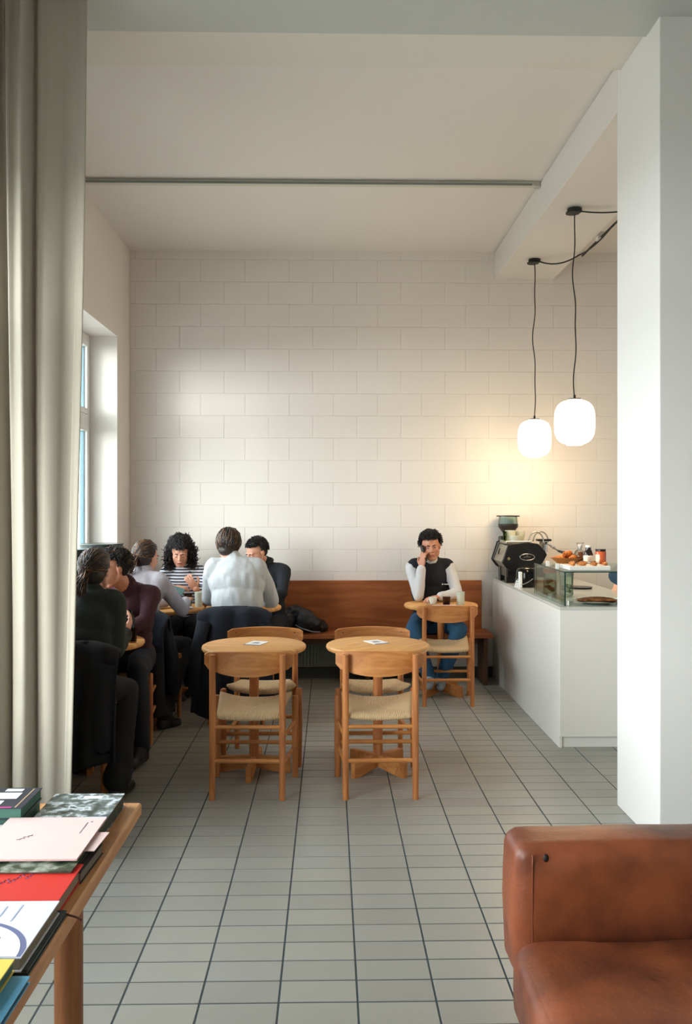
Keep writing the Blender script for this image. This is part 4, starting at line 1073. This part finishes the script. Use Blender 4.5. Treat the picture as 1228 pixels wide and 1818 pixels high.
# ------------------------------------------------------------------ things on tables
def tumbler(label, c, r=.032, h=.08, fill=(120, 84, 60), level=.6, group=None):
    t = thing('drinking_glass', label, 'glass', c, 0, group)
    MB().lathe(c, [(.001, .0005), (r*.8, .0005), (r*.85, .004), (r, h), (r-.002, h), (r*.85-.003, .008), (.001, .008)], 24).build('tumbler', TEAG, t, smooth='auto')
    MB().lathe(c, [(.001, .009), (r*.8-.002, .009), (r*.92-.003, h*level), (.001, h*level)], 24).build('drink', mat('drink_%d_%d_%d' % fill, fill, .15), t, smooth='auto')
    return t
cy_ = 7.02
cp = cup('white coffee cup on a small saucer in front of the man on the phone', (.845, 7.0, TZ+.012), .034, .056, mat('white_ceramic', (222, 222, 214), .3), True, .62)
tag(MB().lathe((.845, 7.0, TZ), [(.001, .0005), (.045, .0005), (.062, .008), (.063, .011), (.058, .011), (.001, .006)], 32).build('saucer', mat('wooden_saucer', (196, 160, 120), .5), smooth='auto'), 'small pale brown saucer under the white coffee cup', 'saucer')
tumbler('short clear glass with dark drink between the cup and the tall white mug', (.955, 6.99, TZ), .034, .072, (96, 60, 46), .55)
cup('tall pale green-white mug at the right of the table', (1.075, 7.02, TZ+.0005), .033, .108, mat('sage_ceramic', (196, 204, 188), .4), False, .95, 'tall_mug')
tag(MB().box(.835, 1.03, 6.90, 6.955, TZ+.001, TZ+.009).build('notebook', PAPER, bevel=.001), 'slim white notebook lying at the near edge of the table with cups', 'notebook')
tumbler('clear glass with amber tea on the group table by the striped-top woman', (-1.215, 6.86, TZ), .036, .10, (92, 70, 50), .35)
tumbler('second glass behind the amber tea on the group table', (-1.15, 6.98, TZ), .034, .10, (110, 90, 70), .3)
tag(MB().ell((-1.13, 6.78, TZ+.012), (.06, .04, .012), None, 16, 8).build('crumpled_napkin', PAPER, smooth=True), 'crumpled white napkin on the group table beside the grey-sweater man', 'napkin')
tag(MB().lathe((-1.055, 6.93, TZ+.0005), [(.001, 0), (.03, 0), (.033, .12), (.001, .12)], 20).build('paper_cup', mat('sage_ceramic', (196, 204, 188), .4), smooth='auto'), 'tall pale cup on the group table just left of the grey-sweater man', 'cup')
tumbler('small dark cola glass on the table of the couple by the curtain', (-1.175, 5.14, TZ), .026, .085, (44, 30, 30), .5)
tag(MB().lathe((-1.225, 5.30, TZ+.0005), [(.001, 0), (.027, 0), (.027, .12), (.012, .15), (.012, .175), (.001, .176)], 20).build('dark_bottle', BLKE, smooth='auto'), 'small black bottle on the table of the couple by the curtain', 'bottle')

# ------------------------------------------------------------------ book table, near left
bk = thing('book_table', 'low-left wooden display table covered with books in the foreground', 'table', (-.95, 1.6, 0))
BTX, BTY0, BTY1 = -.518, .75, 2.375
MB().bevbox(-1.40, BTX, BTY0, BTY1, .715, .75, .005).build('tabletop', TBLW, bk)
for (x, y) in ((-.578, 1.91), (-1.33, 1.91), (-.578, .85), (-1.33, .85)):
    MB().lathe((x, y, 0), [(.026, 0), (.031, .05), (.031, .714)], 24).build('leg', wood('leg_wood', (176, 116, 68), (140, 88, 52), (9, 9, 1)), bk, smooth='auto')
MB().box(-1.33, -.575, 1.895, 1.925, .66, .714).build('apron', TBLW, bk)
def book(label, x0, x1, y0, y1, z0, z1, cover, pages=(214, 204, 184), ang=0, name='book', cat='book', extra=None, thin=False):
    cx, cy = (x0+x1)/2, (y0+y1)/2; t = thing(name, label, cat, (cx, cy, z0))
    M = Matrix.Translation((cx, cy, 0)) @ Matrix.Rotation(ang, 4, 'Z') @ Matrix.Translation((-cx, -cy, 0)); ct_ = .0025 if not thin else .0008
    z0 += .0004
    MB().box(x0, x1, y0, y1, z1-ct_, z1, M).build('cover', cover, t)
    MB().box(x0, x1, y0, y1, z0, z0+ct_, M).build('back_cover', cover, t)
    MB().box(x0+.003, x1-.003, y0+.003, y1-.003, z0+ct_, z1-ct_, M).build('pages', mat('pages_%d' % pages[0], pages, .85), t)
    if not thin: MB().box(x0, x0+.003, y0, y1, z0+ct_, z1-ct_, M).build('spine', cover, t)
    if extra:
        for nm, mt, rects in extra:
            q = MB()
            for (a, b, c_, d) in rects: q.box(a, b, c_, d, z1, z1+.0006, M)
            oo = q.build(nm, mt, t)
            if len(rects) > 1: oo['kind'] = 'stuff'
    return t
def pic_mat(name, cols, scale, det=4):
    m = bpy.data.materials.new(name); m.use_nodes = True; nt = m.node_tree; b = nt.nodes['Principled BSDF']; b.inputs['Roughness'].default_value = .35
    tc = nt.nodes.new('ShaderNodeTexCoord'); n = nt.nodes.new('ShaderNodeTexNoise'); n.inputs['Scale'].default_value = scale; n.inputs['Detail'].default_value = det
    r = nt.nodes.new('ShaderNodeValToRGB'); L = len(cols)
    while len(r.color_ramp.elements) < L: r.color_ramp.elements.new(.5)
    for i, c_ in enumerate(cols): r.color_ramp.elements[i].position = .3+.4*i/(L-1); r.color_ramp.elements[i].color = lin(c_)
    nt.links.new(tc.outputs['Object'], n.inputs[0]); nt.links.new(n.outputs[0], r.inputs[0]); nt.links.new(r.outputs[0], b.inputs['Base Color']); return m
DKBLUE = mat('dark_blue_cover', (42, 48, 62), .35); RED = mat('red_cover', (214, 44, 34), .5); PINK = mat('pink_card', (232, 200, 196), .7)
TEAL = mat('teal_cover', (52, 92, 84), .5)
WHITEC = mat('white_cover', (226, 226, 238), .35); YEL = mat('yellow_cover', (232, 206, 96), .4); SKYB = mat('sky_blue_cover', (96, 178, 220), .4); DTEAL = mat('dark_teal_cover', (40, 60, 64), .4); ORG = mat('rust_cover', (150, 70, 44), .5)
LANDS = pic_mat('landscape_print', [(22, 32, 28), (60, 68, 62), (110, 120, 118), (215, 222, 228), (44, 60, 44)], 30, 8)
# far pile
book('thick teal-edged book at the bottom of the far left pile', -1.02, -.765, 2.14, 2.29, .75, .79, TEAL, (70, 110, 96))
book('dark blue book with white pictures on its cover, on top of the far left pile', -1.02, -.763, 2.138, 2.29, .791, .82, DKBLUE, (70, 110, 96),
     extra=[('cover_picture', PAPER, [(-.88, -.80, 2.205, 2.25), (-.88, -.825, 2.145, 2.19)]), ('cover_stripe', mat('gold_print', (176, 150, 120), .6), [(-.782, -.778, 2.14, 2.28)]), ('cover_label', PAPER, [(-.85, -.805, 2.262, 2.28)]), ('cover_mark', mat('magenta_print', (204, 60, 140), .6), [(-.88, -.79, 2.1385, 2.146)])])
book('picture book with a snowy landscape cover at the far right corner of the book table', -.745, -.558, 2.02, 2.345, .75, .785, LANDS, (60, 66, 56),
     extra=[('cover_sky', mat('sky_print', (158, 196, 226), .35), [(-.615, -.562, 2.06, 2.17)]), ('cover_title', PAPER, [(-.66, -.61, 2.305, 2.325)])])
book('dark-covered book under the pink booklet', -.80, -.535, 1.87, 2.03, .75, .775, mat('charcoal_cover', (52, 50, 48), .5), (120, 112, 98), radians(-2))
book('photo-covered book showing as a strip between the pink booklet and the red book', -.86, -.552, 1.845, 2.0, .776, .787, pic_mat('garden_print', [(24, 30, 26), (70, 84, 60), (200, 204, 190)], 30), (60, 60, 56))
book('grey-white book at the far left behind the pink booklet', -1.0, -.80, 1.90, 2.12, .75, .785, mat('grey_white_cover', (196, 198, 204), .6))
book('thin pale pink leaflet peeking out under the pink booklet', -.75, -.528, 1.95, 2.06, .788, .790, PINK, (230, 215, 210), radians(-3), name='leaflet', cat='leaflet', thin=True)
def script(x, y, n, s, ang, z, seed):
    R = random.Random(seed); q = MB(); c, d = cos(ang), sin(ang)
    pts = []
    for k in range(n*12):
        a = k*.3; px = s*(k*.055+.35*sin(a)); py = s*(.55*cos(a)*(.7+.4*sin(k*.11+seed))); pts.append((x+c*px-d*py, y+d*px+c*py, z))
    return q.tube(pts, .0007, 4)
pk = book('pale pink booklet with faint handwriting and lines, on top of the pile', -.79, -.552, 1.885, 2.135, .792, .797, PINK, (225, 190, 186), 0, name='booklet', cat='booklet', thin=True,
     extra=[('print', GREYINK, [(-.590, -.588, 2.03, 2.10), (-.582, -.577, 2.10, 2.106)]+[(-.775+.008*k, -.7745+.008*k, 1.92, 1.965-.004*k) for k in range(4)])])
script(-.72, 1.99, 7, .009, radians(50), .7975, 3).build('handwriting', GREYINK, pk)
rb_ = book('red book with fine blue scribbled drawing on its cover', -.80, -.541, 1.705, 1.895, .752, .781, RED, (150, 130, 112))
for k in range(5):
    script(-.76+.03*k, 1.74+.02*k, 9, .008, radians(35+10*k), .7814, k+8).build('scribble', mat('violet_ink', (120, 70, 110), .7), rb_, smooth=False)
MB().tube([(-.56, 1.73, .752), (-.53, 1.725, .752), (-.505, 1.715, .7505), (-.492, 1.71, .747)], .0022, 5).build('bookmark_ribbon', mat('brown_ribbon', (92, 48, 38), .8), rb_)
book('dark teal book under the white plate book', -.80, -.524, 1.50, 1.72, .751, .762, DTEAL, (90, 92, 84))
wb2 = book('white book with blurred grey text and a photograph of a plate of food', -.80, -.533, 1.49, 1.702, .763, .789, WHITEC, (128, 118, 100),
     extra=[('cover_text', mat('pale_blue_print', (170, 178, 204), .6), [(-.60-.028*k, -.597-.028*k, 1.62+.004*(k % 3), 1.685-.006*(k % 2)) for k in range(8)])])
MB().lathe((-.70, 1.505, .7892), [(.001, 0), (.118, 0), (.118, .0006), (.001, .0006)], 48).v
q = MB()
def arc_plate(q, cx, cy, r, x1, y0, z, h, n=40):
    pts = [(cx+r*cos(a), cy+r*sin(a)) for a in [pi*k/n for k in range(n+1)]]; pts = [(min(x, x1), max(y, y0)) for x, y in pts]
    q.prism(pts, 2, z, z+h)
arc_plate(q, -.66, 1.492, .128, -.535, 1.492, .789, .0004); q.build('plate_shadow', mat('slate_print', (104, 110, 150), .5), wb2)
q = MB(); arc_plate(q, -.66, 1.492, .118, -.536, 1.492, .7894, .0004); q.build('plate_picture', mat('cream_print', (226, 220, 222), .5), wb2)
q = MB()
for (x, y, a, b) in ((-.62, 1.535, .03, .009), (-.60, 1.555, .012, .006), (-.655, 1.51, .008, .006), (-.675, 1.51, .006, .008)): q.lathe((x, y, .7898), [(.001, 0), (a*.6, 0), (a*.6, .0004), (.001, .0004)], 12)
q.build('food_picture', pic_mat('food_print', [(60, 66, 90), (196, 160, 120), (206, 188, 180)], 60), wb2)
book('sky blue book showing beside the yellow-framed book', -.80, -.505, 1.20, 1.455, .763, .776, SKYB, (30, 50, 70))
book('dark teal paperback under the sky blue book', -.80, -.512, 1.20, 1.44, .7565, .7625, DTEAL, (60, 84, 80))
book('rust-coloured book at the bottom of the near pile', -.80, -.520, 1.15, 1.43, .7505, .756, ORG, (150, 80, 50))
book('yellow-bordered book with dark blue picture at the near end of the table', -.80, -.535, 1.22, 1.466, .777, .799, YEL, (70, 70, 56),
     extra=[('cover_picture', pic_mat('blue_print_picture', [(30, 40, 60), (90, 110, 160), (150, 160, 190)], 18), [(-.79, -.556, 1.24, 1.452)])])

# ------------------------------------------------------------------ leather sofa
sf = thing('leather_sofa', 'brown leather sofa on wooden legs in the right foreground', 'sofa', (1.25, 1.95, 0))
def cushion(x0, x1, y0, y1, z0, z1, r, n=22, bul=.02, dim=None, nz=.006, lean=0):
    import itertools
    c = Vector(((x0+x1)/2, (y0+y1)/2, (z0+z1)/2)); h = Vector(((x1-x0)/2, (y1-y0)/2, (z1-z0)/2)); m = MB()
    def P_(p):
        q = Vector([max(-(h[i]-r), min(h[i]-r, p[i])) for i in range(3)]); d = p-q
        if d.length > 1e-9: q = q+d.normalized()*r
        a = [1-(p[i]/h[i])**2 for i in range(3)]
        for i in range(3):
            j, k = [t for t in range(3) if t != i]
            if abs(abs(p[i])-h[i]) < 1e-6: q[i] += (1 if p[i] > 0 else -1)*bul*max(a[j], 0)*max(a[k], 0)
        w = c+q
        w += (d.normalized() if d.length > 1e-9 else Vector((0, 0, 0)))*nz*(noise.noise(w*7)+.4*noise.noise(w*19))
        if dim:
            dx, dy, dz, rad, dep = dim; dd = (w-Vector((dx, dy, dz))).length; w.y += dep*exp(-(dd/rad)**2)
        w.y += lean*(w.z-z0)
        return w
    def face(i, s):
        j, k = [t for t in range(3) if t != i]
        def fn(u, v):
            p = [0, 0, 0]; p[i] = s*h[i]; 
            # denser toward edges
            f_ = lambda t: sin((t-.5)*pi)*.5*1.0+(t-.5)
            p[j] = f_(u)*h[j]; p[k] = f_(v)*h[k]; return tuple(P_(Vector(p)))
        m.grid(fn, n, n)
    for i in range(3):
        for s in (-1, 1): face(i, s)
    return m
import bmesh
def weld(o):
    bm = bmesh.new(); bm.from_mesh(o.data); bmesh.ops.remove_doubles(bm, verts=bm.verts, dist=.0006); bmesh.ops.recalc_face_normals(bm, faces=bm.faces); bm.to_mesh(bm_me := o.data); bm.free(); return o
SX = .485
weld(cushion(SX+.004, 2.3, 2.24, 2.42, .30, .672, .042, 34, .010, (SX+.085, 2.24, .637, .020, .022), .005).build('back_cushion', LEATH, sf, smooth=True, fix=False))
weld(cushion(SX-.012, 2.3, 1.45, 2.235, .24, .445, .055, 34, .02, None, .006).build('seat_cushion', LEATH, sf, smooth=True, fix=False))
MB().ell((SX+.085, 2.254, .637), (.009, .008, .013), None, 14, 8).build('button', mat('dark_leather_button', (30, 16, 12), .6), sf, smooth=True)
MB().tube([(SX+.048, 2.241, z) for z in [.32+.03*k for k in range(12)]], .0022, 6).build('seam', mat('leather_seam', (120, 58, 36), .5), sf, smooth=True)
SW = wood('sofa_wood', (206, 168, 120), (180, 138, 92), (9, 9, 1))
for (x, y) in ((SX+.045, 2.12), (SX+.045, 1.52), (2.2, 2.12), (2.2, 1.52)):
    MB().bevbox(x-.02, x+.02, y-.02, y+.02, 0, .30, .004).build('leg', SW, sf)
MB().bevbox(SX+.03, 2.25, 1.5, 2.38, .20, .26, .005).build('frame', SW, sf)
